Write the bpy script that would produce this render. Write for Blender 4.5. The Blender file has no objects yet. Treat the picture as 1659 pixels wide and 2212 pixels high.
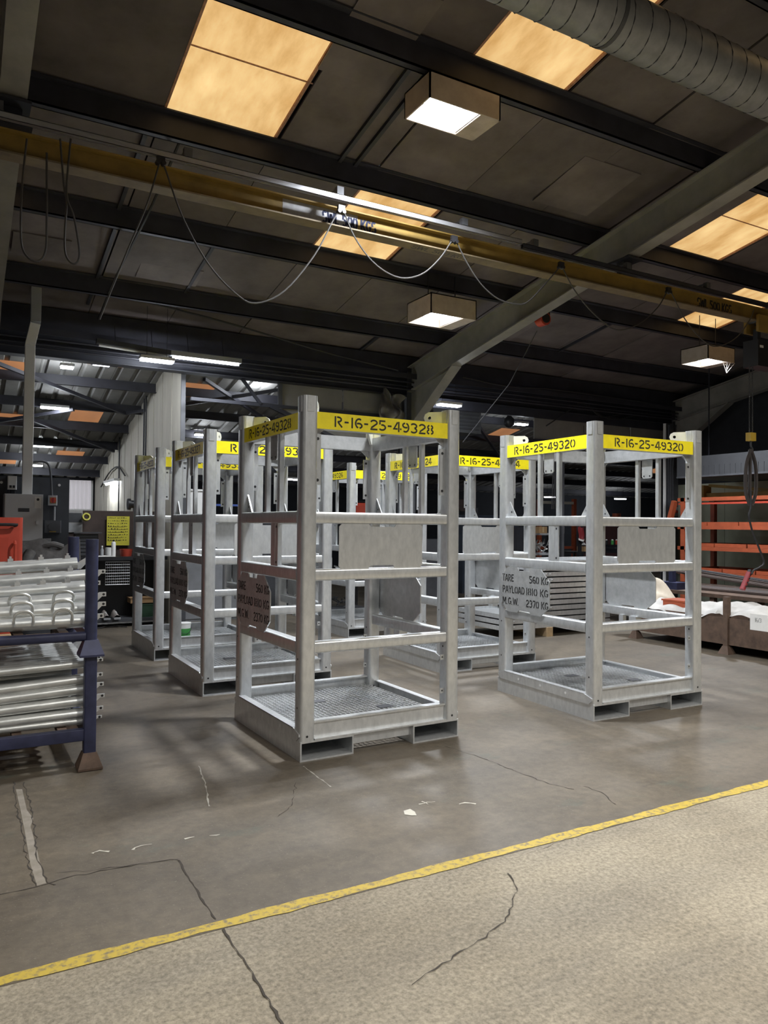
import bpy, math, random
from mathutils import Vector, Matrix
random.seed(7)
S = bpy.context.scene
C = S.collection
PI = math.pi
# ------------------------------------------------------------------ camera
FPX, YAW, PITCH, ROLL, CAMH = 1631.1, 0.5142, 0.0167, 0.0089, 1.4546
IW, IH = 1659, 2212
_f = Vector((math.sin(YAW)*math.cos(PITCH), math.cos(YAW)*math.cos(PITCH), math.sin(PITCH)))
_r = Vector((math.cos(YAW), -math.sin(YAW), 0))
_u = _r.cross(_f)
CR = _r*math.cos(ROLL)+_u*math.sin(ROLL)
CU = -_r*math.sin(ROLL)+_u*math.cos(ROLL)
CF = _f
CO = Vector((0, 0, CAMH))
cam = bpy.data.cameras.new('camera')
cam.sensor_fit = 'HORIZONTAL'
cam.sensor_width = 36
cam.lens = 36*FPX/IW
cam.clip_start = .05
cam.clip_end = 200
co = bpy.data.objects.new('camera', cam)
C.objects.link(co)
co.matrix_world = Matrix(((CR.x, CU.x, -CF.x, CO.x), (CR.y, CU.y, -CF.y, CO.y), (CR.z, CU.z, -CF.z, CO.z), (0, 0, 0, 1)))
S.camera = co
# ------------------------------------------------------------------ world, exposure
w = bpy.data.worlds.new('World')
S.world = w
w.use_nodes = True
w.node_tree.nodes['Background'].inputs[0].default_value = (.62, .66, .75, 1)
w.node_tree.nodes['Background'].inputs[1].default_value = .06
S.view_settings.view_transform = 'Standard'
S.view_settings.look = 'None'
S.view_settings.exposure = 0.1
S.view_settings.gamma = 1
S.view_settings.use_curve_mapping = False
LAMP_W = 150          # each high-bay lamp further back
KEY_W = 260           # the box lamp above the front cages
WALK_W = 175          # unseen box lamps over the walkway, the leftmost an added fill
LED_W = 17            # each LED batten
SKY_E = 1.05          # daylight showing through a rooflight sheet
# roof planes
def roof(y): return 5.87-.1715*y           # underside of main ceiling boards
def lean(y): return 3.98-.2*(y-10.3)       # underside of the lean-to sheets
# ------------------------------------------------------------------ pixel helpers (a pixel is only a direction; depth comes from a plane)
def ray(u, v): return CF+CR*((u-IW/2)/FPX)-CU*((v-IH/2)/FPX)
def onz(u, v, z=0):
    d = ray(u, v); return CO+d*((z-CO.z)/d.z)
def ony(u, v, y):
    d = ray(u, v); return CO+d*(y/d.y)
def onx(u, v, x):
    d = ray(u, v); return CO+d*(x/d.x)
def onlean(u, v, off=0):
    d = ray(u, v); return CO+d*((3.98+2.06+off-CO.z)/(d.z+.2*d.y))
# ------------------------------------------------------------------ materials
MATS = {}
def mat(name, col, rough=.6, metal=0, var=.15, scale=6, bump=0, spec=.5, col2=None, rand=0, stretch=None, detail=5, th=None):
    if name in MATS: return MATS[name]
    m = bpy.data.materials.new(name); m.use_nodes = True
    n = m.node_tree.nodes; l = m.node_tree.links
    b = n['Principled BSDF']
    b.inputs['Roughness'].default_value = rough
    b.inputs['Metallic'].default_value = metal
    b.inputs['Specular IOR Level'].default_value = spec
    g = n.new('ShaderNodeNewGeometry')
    mp = n.new('ShaderNodeMapping')
    if stretch: mp.inputs['Scale'].default_value = stretch
    l.new(g.outputs['Position'], mp.inputs['Vector'])
    t = n.new('ShaderNodeTexNoise')
    t.inputs['Scale'].default_value = scale; t.inputs['Detail'].default_value = detail; t.inputs['Roughness'].default_value = .62
    l.new(mp.outputs[0], t.inputs['Vector'])
    r = n.new('ShaderNodeValToRGB')
    a = th or (.3, .7)
    r.color_ramp.elements[0].position = a[0]; r.color_ramp.elements[1].position = a[1]
    if col2 is None:
        c1 = [max(0, c*(1-var)) for c in col]; c2 = [min(1, c*(1+var)) for c in col]
    else: c1, c2 = col, col2
    r.color_ramp.elements[0].color = (*c1, 1); r.color_ramp.elements[1].color = (*c2, 1)
    l.new(t.outputs['Fac'], r.inputs['Fac'])
    out = r.outputs[0]
    if rand:
        oi = n.new('ShaderNodeObjectInfo'); hs = n.new('ShaderNodeHueSaturation')
        ma = n.new('ShaderNodeMath'); ma.operation = 'MULTIPLY_ADD'; ma.inputs[1].default_value = rand*2; ma.inputs[2].default_value = 1-rand
        l.new(oi.outputs['Random'], ma.inputs[0]); l.new(ma.outputs[0], hs.inputs['Value']); l.new(out, hs.inputs['Color']); out = hs.outputs[0]
    l.new(out, b.inputs['Base Color'])
    if bump:
        bp = n.new('ShaderNodeBump'); bp.inputs['Strength'].default_value = bump; bp.inputs['Distance'].default_value = .01
        l.new(t.outputs['Fac'], bp.inputs['Height']); l.new(bp.outputs[0], b.inputs['Normal'])
    MATS[name] = m
    return m
def emis(name, col, e, pattern=None):
    if name in MATS: return MATS[name]
    m = bpy.data.materials.new(name); m.use_nodes = True
    n = m.node_tree.nodes; l = m.node_tree.links
    b = n['Principled BSDF']
    b.inputs['Base Color'].default_value = (*[c*.5 for c in col], 1)
    b.inputs['Emission Color'].default_value = (*col, 1)
    b.inputs['Emission Strength'].default_value = e
    if pattern:
        g = n.new('ShaderNodeNewGeometry'); mp = n.new('ShaderNodeMapping'); mp.inputs['Scale'].default_value = (2.2, .8, 1)
        l.new(g.outputs['Position'], mp.inputs['Vector'])
        t = n.new('ShaderNodeTexNoise'); t.inputs['Scale'].default_value = 1.6; t.inputs['Detail'].default_value = 8; t.inputs['Roughness'].default_value = .6
        l.new(mp.outputs[0], t.inputs['Vector'])
        r = n.new('ShaderNodeValToRGB'); r.color_ramp.elements[0].position = .32; r.color_ramp.elements[1].position = .72
        r.color_ramp.elements[0].color = (*col, 1); r.color_ramp.elements[1].color = (*pattern, 1)
        l.new(t.outputs['Fac'], r.inputs['Fac']); l.new(r.outputs[0], b.inputs['Emission Color'])
    MATS[name] = m
    return m
GALV = mat('galvanised', (.53, .545, .555), .36, .72, scale=30, col2=(.68, .695, .70), bump=.02, detail=9, stretch=(1, 1, .45))
GALVD = mat('galvanised_dull', (.40, .41, .41), .42, .6, scale=18, col2=(.54, .55, .55), detail=8)
GALVT = mat('galvanised_tube', (.42, .43, .42), .36, .6, scale=30, col2=(.72, .73, .71), bump=.05, detail=8, stretch=(.25, 1, 1))
YEL = mat('yellow_paint', (.90, .76, .01), .4, 0, var=.1, scale=12)
BLK = mat('black_print', (.012, .012, .012), .6)
DARKP = mat('dark_steel', (.016, .017, .024), .6, 0, var=.35, scale=4)
PURL = mat('purlin_paint', (.022, .022, .030), .6, 0, var=.4, scale=3)
BEIGE = mat('portal_paint', (.21, .20, .18), .55, 0, var=.2, scale=3)
BOARD = mat('ceiling_board', (.080, .066, .062), .85, 0, scale=2.2, col2=(.150, .127, .119), rand=.16)
SEAM = mat('board_seam', (.008, .007, .007), .9)
SKYL = emis('rooflight_sheet', (.50, .27, .085), SKY_E, (.90, .64, .30))
LAMP = emis('lamp_light', (.86, .90, 1), 30)
LEDM = emis('led_light', (.88, .93, 1), 22)
BLUE = mat('blue_steel', (.012, .015, .04), .5, .1, scale=9, col2=(.032, .036, .085), detail=8)
RUST = mat('rust_steel', (.05, .030, .020), .75, .1, scale=8, col2=(.12, .075, .05))
CRANE = mat('crane_yellow', (.22, .14, .028), .65, 0, var=.25, scale=4)
CARD = mat('cardboard', (.34, .21, .10), .85, 0, var=.12, scale=5)
WHITE = mat('white_plastic', (.68, .68, .66), .5, 0, var=.05)
PAPER = mat('paper', (.66, .65, .62), .85, 0, var=.06)
GREY = mat('grey_enamel', (.30, .31, .32), .45, 0, var=.06)
RED = mat('red_paint', (.42, .055, .03), .4, 0, var=.12)
REDD = mat('dark_red', (.22, .02, .025), .5, 0, var=.15)
ORNG = mat('orange_paint', (.31, .066, .025), .5, 0, var=.18, scale=8)
BLACK = mat('black_plastic', (.012, .012, .014), .45, 0)
DGREY = mat('dark_grey', (.05, .052, .058), .6, 0, var=.2)
CREAM = mat('cream_cladding', (.40, .38, .32), .7, 0, scale=2, col2=(.60, .57, .48), stretch=(1, 1, .3))
WOOD = mat('wood', (.38, .27, .15), .8, 0, var=.2, scale=10)
BROWN = mat('brown_board', (.055, .038, .032), .8, 0, var=.25)
GREENW = mat('green_wall', (.30, .32, .235), .8, 0, scale=1.4, col2=(.46, .48, .37), detail=8)
CABLE = mat('cable_rubber', (.018, .018, .02), .6)
CABLEG = mat('cable_grey', (.035, .032, .03), .6)
ALU = mat('aluminium', (.55, .56, .58), .35, .8, var=.08)
DUCT = mat('duct_steel', (.17, .175, .18), .5, .35, scale=7, col2=(.26, .265, .27))
CLOTH = mat('white_cloth', (.45, .44, .42), .9, 0, var=.15, scale=5)
LEANS = mat('lean_sheet', (.19, .185, .175), .8, 0, scale=2, col2=(.30, .295, .28), rand=.12)
GREEN = mat('green_plastic', (.06, .30, .07), .45)
# ------------------------------------------------------------------ mesh builder
class MB:
    def __init__(s): s.v = []; s.f = []; s.m = []
    def add(s, vs, fs, mi=0):
        o = len(s.v); s.v += [tuple(v) for v in vs]; s.f += [tuple(i+o for i in f) for f in fs]; s.m += [mi]*len(fs); return s
    def box(s, x0, y0, z0, x1, y1, z1, mi=0, fm=None):
        vs = [(x0, y0, z0), (x1, y0, z0), (x1, y1, z0), (x0, y1, z0), (x0, y0, z1), (x1, y0, z1), (x1, y1, z1), (x0, y1, z1)]
        fs = [(0, 3, 2, 1), (4, 5, 6, 7), (0, 1, 5, 4), (1, 2, 6, 5), (2, 3, 7, 6), (3, 0, 4, 7)]   # bottom top -y +x +y -x
        o = len(s.v); s.v += vs; s.f += [tuple(i+o for i in f) for f in fs]
        s.m += [(fm or {}).get(i, mi) for i in range(6)]; return s
    def sweep(s, prof, p0, p1, up=(0, 0, 1), mi=0, caps=True):
        p0 = Vector(p0); p1 = Vector(p1); d = (p1-p0).normalized(); u = Vector(up)
        if abs(d.dot(u)) > .98: u = Vector((0, 1, 0)) if abs(d.y) < .9 else Vector((1, 0, 0))
        a = d.cross(u).normalized(); b = a.cross(d)
        n = len(prof)
        vs = [p0+a*q[0]+b*q[1] for q in prof]+[p1+a*q[0]+b*q[1] for q in prof]
        fs = [(i, (i+1) % n, n+(i+1) % n, n+i) for i in range(n)]
        if caps: fs += [tuple(range(n-1, -1, -1)), tuple(range(n, 2*n))]
        return s.add(vs, fs, mi)
    def bar(s, p0, p1, w, h=None, r=0, up=(0, 0, 1), mi=0): return s.sweep(rrect(w, h or w, r), p0, p1, up, mi)
    def cyl(s, p0, p1, r, n=12, mi=0, r2=None, caps=True):
        p0 = Vector(p0); p1 = Vector(p1); d = (p1-p0).normalized(); u = Vector((0, 0, 1)) if abs(d.z) < .9 else Vector((1, 0, 0))
        a = d.cross(u).normalized(); b = a.cross(d); r2 = r if r2 is None else r2
        cs = [(math.cos(2*PI*i/n), math.sin(2*PI*i/n)) for i in range(n)]
        vs = [p0+(a*c+b*t)*r for c, t in cs]+[p1+(a*c+b*t)*r2 for c, t in cs]
        fs = [(i, (i+1) % n, n+(i+1) % n, n+i) for i in range(n)]
        if caps: fs += [tuple(range(n-1, -1, -1)), tuple(range(n, 2*n))]
        return s.add(vs, fs, mi)
    def tube(s, pts, r, n=6, mi=0):
        pts = [Vector(p) for p in pts]; N = len(pts); vs = []; fs = []
        d0 = (pts[1]-pts[0]).normalized(); a = d0.orthogonal().normalized()
        for i, p in enumerate(pts):
            d = (pts[min(i+1, N-1)]-pts[max(i-1, 0)]).normalized()
            a = (a-d*a.dot(d)).normalized(); b = d.cross(a)
            vs += [p+(a*math.cos(2*PI*k/n)+b*math.sin(2*PI*k/n))*r for k in range(n)]
        for i in range(N-1):
            for k in range(n): fs.append((i*n+k, i*n+(k+1) % n, (i+1)*n+(k+1) % n, (i+1)*n+k))
        fs += [tuple(range(n-1, -1, -1)), tuple(range((N-1)*n, N*n))]
        return s.add(vs, fs, mi)
    def prism(s, poly, o, a, b, n, th, mi=0, rim=None):
        o = Vector(o); a = Vector(a); b = Vector(b); n = Vector(n).normalized(); N = len(poly)
        v0 = [o+a*x+b*y for x, y in poly]; v1 = [v+n*th for v in v0]
        s.add(v0+v1, [tuple(range(N-1, -1, -1)), tuple(range(N, 2*N))], mi)
        o2 = len(s.v)-2*N
        for i in range(N): s.f.append((o2+i, o2+(i+1) % N, o2+N+(i+1) % N, o2+N+i)); s.m.append(mi if rim is None else rim)
        return s
    def lathe(s, prof, o=(0, 0, 0), n=16, mi=0):
        vs = []; fs = []; P = len(prof)
        for i in range(n):
            a = 2*PI*i/n
            vs += [(o[0]+r*math.cos(a), o[1]+r*math.sin(a), o[2]+z) for r, z in prof]
        for i in range(n):
            for k in range(P-1): fs.append((i*P+k, ((i+1) % n)*P+k, ((i+1) % n)*P+k+1, i*P+k+1))
        return s.add(vs, fs, mi)
    def grid(s, fn, nu, nv, mi=0):
        vs = [fn(i/nu, j/nv) for j in range(nv+1) for i in range(nu+1)]
        fs = [(j*(nu+1)+i, j*(nu+1)+i+1, (j+1)*(nu+1)+i+1, (j+1)*(nu+1)+i) for j in range(nv) for i in range(nu)]
        return s.add(vs, fs, mi)
    def mesh(s, name, mats, smooth=False):
        me = bpy.data.meshes.new(name); me.from_pydata(s.v, [], s.f)
        for m in (mats if isinstance(mats, (list, tuple)) else [mats]): me.materials.append(m)
        me.polygons.foreach_set('material_index', s.m)
        if smooth:
            me.polygons.foreach_set('use_smooth', [True]*len(me.polygons))
            try: me.set_sharp_from_angle(angle=math.radians(38))
            except Exception: pass
        me.update(); return me
    def build(s, name, mats, parent=None, smooth=False, stuff=False):
        o = bpy.data.objects.new(name, s.mesh(name, mats, smooth)); C.objects.link(o)
        if parent: o.parent = parent
        if stuff: o['kind'] = 'stuff'
        return o
def rrect(w, h, r=0, k=3):
    if r <= 0: return [(-w/2, -h/2), (w/2, -h/2), (w/2, h/2), (-w/2, h/2)]
    out = []
    for cx, cy, a0 in ((w/2-r, -h/2+r, -90), (w/2-r, h/2-r, 0), (-w/2+r, h/2-r, 90), (-w/2+r, -h/2+r, 180)):
        for i in range(k+1):
            a = math.radians(a0+90*i/k); out.append((cx+r*math.cos(a), cy+r*math.sin(a)))
    return out
def thing(name, label, cat, loc=(0, 0, 0), rz=0, group=None, kind=None):
    o = bpy.data.objects.new(name, None); C.objects.link(o); o.empty_display_size = .1
    o.location = loc; o.rotation_euler = (0, 0, rz); tag(o, label, cat, group, kind); return o
def tag(o, label, cat, group=None, kind=None):
    o['label'] = label
    if cat: o['category'] = cat
    if group: o['group'] = group
    if kind: o['kind'] = kind
    return o
def struct(o, label):
    o['kind'] = 'structure'; o['label'] = label; return o
def copy_tree(o, parent=None, skip=()):
    c = o.copy(); C.objects.link(c); c.parent = parent
    for ch in o.children:
        if ch.name.split('.')[0] not in skip: copy_tree(ch, c, skip)
    return c
def inst(me, name, parent=None, loc=(0, 0, 0), rot=(0, 0, 0), sc=None):
    o = bpy.data.objects.new(name, me); C.objects.link(o); o.parent = parent; o.location = loc; o.rotation_euler = rot
    if sc: o.scale = sc
    return o
def cat_rom(pts, k=6):
    P = [Vector(p) for p in pts]; P = [P[0]*2-P[1]]+P+[P[-1]*2-P[-2]]; out = []
    for i in range(1, len(P)-2):
        a, b, c, d = P[i-1:i+3]
        for j in range(k):
            t = j/k
            out.append(.5*((2*b)+(c-a)*t+(2*a-5*b+4*c-d)*t*t+(3*b-a-3*c+d)*t**3))
    out.append(P[-2]); return out
def arealight(parent, loc, sx, sy, watts, col=(.90, .94, 1), spread=160):
    d = bpy.data.lights.new('lamp_glow', 'AREA'); d.shape = 'RECTANGLE'; d.size = sx; d.size_y = sy; d.energy = watts; d.color = col; d.spread = math.radians(spread)
    o = bpy.data.objects.new('lamp_glow', d); C.objects.link(o); o.parent = parent; o.location = loc; return o
# ------------------------------------------------------------------ stencil lettering: strokes on a unit-high cell
def arc(cx, cy, rx, ry, a0, a1, k=7): return [(cx+rx*math.cos(math.radians(a0+(a1-a0)*i/k)), cy+ry*math.sin(math.radians(a0+(a1-a0)*i/k))) for i in range(k+1)]
GL = {
 '0': (.56, [arc(.27, .5, .2, .43, 105, 255), arc(.27, .5, .2, .43, 75, -75)]),
 'O': (.60, [arc(.29, .5, .22, .43, 105, 255), arc(.29, .5, .22, .43, 75, -75)]),
 '1': (.26, [[(.12, 0), (.12, 1)]]),
 'I': (.26, [[(.12, 0), (.12, 1)]]),
 '2': (.56, [arc(.27, .7, .2, .23, 165, -20)+[(.1, .2)], [(.05, .07), (.5, .07)]]),
 '3': (.56, [arc(.25, .72, .2, .21, 150, -75), arc(.25, .28, .21, .22, 75, -150)]),
 '4': (.58, [[(.3, .95), (.06, .3), (.3, .3)], [(.38, 0), (.38, 1)], [(.46, .3), (.56, .3)]]),
 '5': (.56, [[(.45, .93), (.1, .93), (.1, .58)], arc(.24, .32, .22, .25, 105, -140)]),
 '6': (.56, [arc(.29, .5, .22, .43, 55, 255), arc(.27, .29, .2, .22, 125, -75)]),
 '7': (.54, [[(.05, .93), (.46, .93)], [(.46, .84), (.2, 0)]]),
 '8': (.56, [arc(.27, .73, .17, .2, 110, 250, 5), arc(.27, .73, .17, .2, 70, -70, 5), arc(.27, .27, .2, .21, 110, 250, 5), arc(.27, .27, .2, .21, 70, -70, 5)]),
 '9': (.56, [arc(.25, .5, .22, .43, 75, -125), arc(.27, .71, .2, .22, 305, 105)]),
 'R': (.60, [[(.09, 0), (.09, 1)], [(.19, .93)]+arc(.28, .72, .17, .21, 90, -90, 5)+[(.22, .5)], [(.26, .44), (.5, 0)]]),
 '-': (.40, [[(.05, .5), (.3, .5)]]),
 'T': (.52, [[(.0, .93), (.2, .93)], [(.29, .93), (.5, .93)], [(.25, .84), (.25, 0)]]),
 'A': (.58, [[(.03, 0), (.24, .97)], [(.31, .97), (.52, 0)], [(.2, .3), (.36, .3)]]),
 'E': (.52, [[(.09, 0), (.09, 1)], [(.18, .93), (.46, .93)], [(.18, .5), (.42, .5)], [(.18, .07), (.46, .07)]]),
 'P': (.54, [[(.09, 0), (.09, 1)], [(.19, .93)]+arc(.26, .7, .18, .23, 90, -90, 5)+[(.2, .47)]]),
 'Y': (.56, [[(.02, 1), (.25, .5)], [(.5, 1), (.3, .52)], [(.26, .42), (.26, 0)]]),
 'L': (.48, [[(.09, 0), (.09, 1)], [(.18, .07), (.45, .07)]]),
 'D': (.58, [[(.09, 0), (.09, 1)], [(.2, .93)]+arc(.26, .5, .23, .43, 75, -75)+[(.2, .07)]]),
 'M': (.70, [[(.09, 0), (.09, 1)], [(.17, .95), (.32, .3)], [(.36, .3), (.5, .95)], [(.58, 1), (.58, 0)]]),
 'G': (.60, [arc(.29, .5, .22, .43, 40, 255), arc(.29, .5, .22, .43, -78, -35, 3)+[(.5, .42), (.34, .42)]]),
 'W': (.76, [[(.03, 1), (.18, .03)], [(.21, .1), (.34, .85)], [(.39, .85), (.52, .1)], [(.55, .03), (.7, 1)]]),
 'K': (.58, [[(.09, 0), (.09, 1)], [(.5, 1), (.2, .52)], [(.24, .46), (.52, 0)]]),
 'S': (.54, [arc(.26, .73, .19, .21, 35, 235), arc(.26, .28, .2, .22, 60, -150)]),
 'B': (.56, [[(.09, 0), (.09, 1)], arc(.22, .74, .2, .2, 80, -80, 5), arc(.22, .27, .23, .22, 80, -80, 5)]),
 'N': (.58, [[(.09, 0), (.09, 1)], [(.17, .9), (.42, .1)], [(.5, 0), (.5, 1)]]),
 '.': (.24, [[(.07, .0), (.07, .14)]]), ' ': (.3, []),
 '/': (.4, [[(.03, 0), (.34, 1)]]),
}
def textwidth(t): return sum(GL[c][0] for c in t)
def letter(mb, t, o, a, b, n, h, wscale=1, th=.15, mi=0):
    """strokes of text t from origin o, along a, up b, raised along n; h = letter height"""
    o = Vector(o)+Vector(n)*.0012; a = Vector(a)*h*wscale; b = Vector(b)*h; x = 0
    for c in t:
        wd, st = GL[c]
        for pl in st:
            pts = [Vector((p[0]*wscale, p[1])) for p in pl]; L = []; R = []
            for i, p in enumerate(pts):
                d0 = (p-pts[i-1]).normalized() if i else None; d1 = (pts[i+1]-p).normalized() if i < len(pts)-1 else None
                d = ((d0 or d1)+(d1 or d0)).normalized(); nn = Vector((-d.y, d.x)); k = 1/max(.5, nn.dot(Vector((-(d0 or d1).y, (d0 or d1).x))))
                L.append(p+nn*th/2*k); R.append(p-nn*th/2*k)
            N = len(pts)
            vs = [o+a*((q.x/wscale)+x)+b*q.y for q in L+R]
            mb.add(vs, [(i, N+i, N+i+1, i+1) for i in range(N-1)], mi)
        x += wd
    return mb
# ================================================================== THE SETTING
YL0, YL1 = 2.660, 2.718
# floor
def floor_mat(name, c1, c2, c3, s1, s2, bump, rough, stain, green=0.0):
    m = bpy.data.materials.new(name); m.use_nodes = True; n = m.node_tree.nodes; l = m.node_tree.links; b = n['Principled BSDF']
    g = n.new('ShaderNodeNewGeometry')
    def noise(sc, det, ro, st=(1, 1, 1)):
        mp = n.new('ShaderNodeMapping'); mp.inputs['Scale'].default_value = st; l.new(g.outputs['Position'], mp.inputs['Vector'])
        t = n.new('ShaderNodeTexNoise'); t.inputs['Scale'].default_value = sc; t.inputs['Detail'].default_value = det; t.inputs['Roughness'].default_value = ro
        l.new(mp.outputs[0], t.inputs['Vector']); return t.outputs['Fac']
    def ramp(f, p0, p1, a, bb):
        r = n.new('ShaderNodeValToRGB'); r.color_ramp.elements[0].position = p0; r.color_ramp.elements[1].position = p1
        r.color_ramp.elements[0].color = (*a, 1); r.color_ramp.elements[1].color = (*bb, 1); l.new(f, r.inputs['Fac']); return r.outputs[0]
    def mix(f, a, bb, mode='MIX'):
        x = n.new('ShaderNodeMix'); x.data_type = 'RGBA'; x.blend_type = mode
        if isinstance(f, float): x.inputs['Factor'].default_value = f
        else: l.new(f, x.inputs['Factor'])
        l.new(a, x.inputs['A']); l.new(bb, x.inputs['B']); return x.outputs['Result']
    fine = noise(s2, 8, .7); big = noise(s1, 6, .6); smear = noise(1.1, 5, .65, (.35, 1.6, 1))
    base = ramp(fine, .32, .68, c1, c2)
    st = ramp(big, .42, .72, (1, 1, 1), stain)
    sm = ramp(smear, .35, .7, (.78, .78, .8), (1.12, 1.1, 1.06))
    col = mix(1.0, mix(1.0, base, st, 'MULTIPLY'), sm, 'MULTIPLY')
    gr = n.new('ShaderNodeRGB'); gr.outputs[0].default_value = (.05, .075, .062, 1)
    gm = n.new('ShaderNodeMath'); gm.operation = 'MULTIPLY'; gm.inputs[1].default_value = green; l.new(ramp(noise(.9, 9, .75, (1, 1.8, 1)), .58, .70, (0, 0, 0), (1, 1, 1)), gm.inputs[0])
    col = mix(gm.outputs[0], col, gr.outputs[0])
    dk = ramp(noise(3.2, 7, .7, (.5, 1.5, 1)), .60, .74, (1, 1, 1), (.66, .66, .67)); col = mix(1.0, col, dk, 'MULTIPLY')
    sp = noise(95, 3, .6); spk = ramp(sp, .62, .72, (0, 0, 0), (1, 1, 1))
    c3n = n.new('ShaderNodeRGB'); c3n.outputs[0].default_value = (*c3, 1)
    sf = n.new('ShaderNodeMath'); sf.operation = 'MULTIPLY'; sf.inputs[1].default_value = .55; l.new(spk, sf.inputs[0])
    l.new(mix(sf.outputs[0], col, c3n.outputs[0]), b.inputs['Base Color'])
    rr = n.new('ShaderNodeMapRange'); rr.inputs['To Min'].default_value = rough-.12; rr.inputs['To Max'].default_value = rough+.15; l.new(big, rr.inputs['Value']); l.new(rr.outputs[0], b.inputs['Roughness'])
    bp = n.new('ShaderNodeBump'); bp.inputs['Strength'].default_value = bump; bp.inputs['Distance'].default_value = .012; l.new(fine, bp.inputs['Height']); l.new(bp.outputs[0], b.inputs['Normal'])
    return m
FLD = floor_mat('sealed_floor', (.080, .066, .048), (.128, .106, .077), (.21, .19, .155), 1.3, 17, .15, .55, (.70, .70, .70), .5)
FLF = floor_mat('worn_floor', (.145, .125, .090), (.36, .318, .238), (.09, .08, .062), 1.0, 58, .6, .75, (.72, .70, .68))
fl = thing('floor', 'workshop concrete floor, brown sealed slab and pale worn walkway split by a yellow line', None, kind='structure')
MB().box(-12, YL0, -.2, 40, 22, 0).build('sealed_slab', FLD, fl)
MB().box(-12, -8, -.2, 40, YL0, -.002).build('walkway_slab', FLF, fl)
# worn painted line
ym = mat('line_paint', (.15, .12, .065), .6, 0, scale=38, col2=(.38, .275, .035), detail=9, th=(.36, .52))
mb = MB(); N = 260; x0, x1 = -6, 16
for i in range(N):
    a, b = x0+(x1-x0)*i/N, x0+(x1-x0)*(i+1)/N
    def e(k, x, s): return .006*math.sin(x*9+s)+.004*math.sin(x*31+s*2)
    mb.add([(a, YL0+e(0, a, 1), .0012), (b, YL0+e(0, b, 1), .0012), (b, YL1+e(0, b, 4), .0012), (a, YL1+e(0, a, 4), .0012)], [(0, 1, 2, 3)])
mb.build('painted_line', ym, fl)
# cracks and joints: narrow dark open strips
CRK = mat('crack_dark', (.035, .029, .023), .95)
PATCH = mat('mortar_patch', (.15, .13, .10), .9, 0, scale=14, col2=(.24, .215, .18))
def crack(px, wd, name='crack', m=CRK, jit=.008, z=.0016):
    P = [onz(*q) for q in px]; pts = []
    for a, b in zip(P[:-1], P[1:]):
        k = max(2, int((b-a).length/.03))
        for i in range(k): pts.append(a.lerp(b, i/k)+Vector((random.uniform(-jit, jit), random.uniform(-jit, jit), 0)))
    pts.append(P[-1]); mb = MB(); L = []
    for i, p in enumerate(pts):
        d = (pts[min(i+1, len(pts)-1)]-pts[max(0, i-1)]).normalized(); nn = Vector((-d.y, d.x, 0)); ww = wd*random.choice((.25, .5, .8, 1.1))*.42
        L += [p+nn*ww, p-nn*ww]
    L = [(q.x, q.y, z) for q in L]
    mb.add(L, [(2*i, 2*i+1, 2*i+3, 2*i+2) for i in range(len(pts)-1)])
    return mb.build(name, m, fl)
crack([(386, 1858), (428, 1930), (466, 1986)], .010, jit=.004)
crack([(480, 2006), (530, 2082), (580, 2160), (622, 2240)], .011, jit=.005)
crack([(0, 1934), (70, 1918), (150, 1895), (250, 1876), (330, 1862), (386, 1857)], .007)
crack([(120, 1888), (200, 1880), (300, 1868), (384, 1858)], .005)
crack([(30, 1690), (36, 1740), (48, 1800), (62, 1870), (78, 1915)], .008)
crack([(52, 1690), (72, 1765), (82, 1850), (98, 1905), (120, 1912)], .008)
pp = [(34, 1705), (48, 1705), (58, 1750), (72, 1768), (66, 1785), (78, 1830), (88, 1870), (100, 1908), (80, 1914), (66, 1870), (54, 1800), (44, 1750)]
MB().add([(*onz(*q)[:2], .0008) for q in pp], [tuple(range(len(pp)))]).build('mortar_patch', PATCH, fl)
crack([(1098, 1885), (1115, 1918), (1103, 1975), (1060, 2015), (985, 2065), (920, 2103), (890, 2128)], .007)
crack([(960, 1612), (1050, 1640), (1110, 1665), (1190, 1695), (1240, 1705)], .007)
crack([(1260, 1698), (1300, 1712), (1330, 1738)], .007)
crack([(640, 1690), (630, 1740), (600, 1765)], .005)
crack([(1130, 1845), (1220, 1815), (1250, 1800)], .004, m=PATCH)
crack([(430, 1655), (445, 1700), (452, 1742)], .012, 'scratch', mat('pale_scratch', (.34, .33, .29), .9), .004)
crack([(655, 1655), (690, 1682), (715, 1700)], .010, 'scratch', MATS['pale_scratch'], .004)
SPL = mat('paint_splash', (.42, .40, .34), .8)
for pts in ([(198, 1844), (212, 1838), (236, 1840)], [(285, 1836), (305, 1828), (328, 1824)], [(905, 1738), (922, 1733), (940, 1732)], [(912, 1732), (925, 1738)], [(990, 1738), (1006, 1735), (1028, 1737)], [(400, 1812), (420, 1808)], [(455, 1806), (475, 1803)]):
    crack(pts, .016, 'paint_splash', SPL, .006)
sp = [(872, 1752), (886, 1748), (896, 1754), (900, 1762), (888, 1762), (874, 1760)]
MB().add([(*onz(*q)[:2], .0018) for q in sp], [tuple(range(len(sp)))]).build('paint_splash', SPL, fl)
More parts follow.
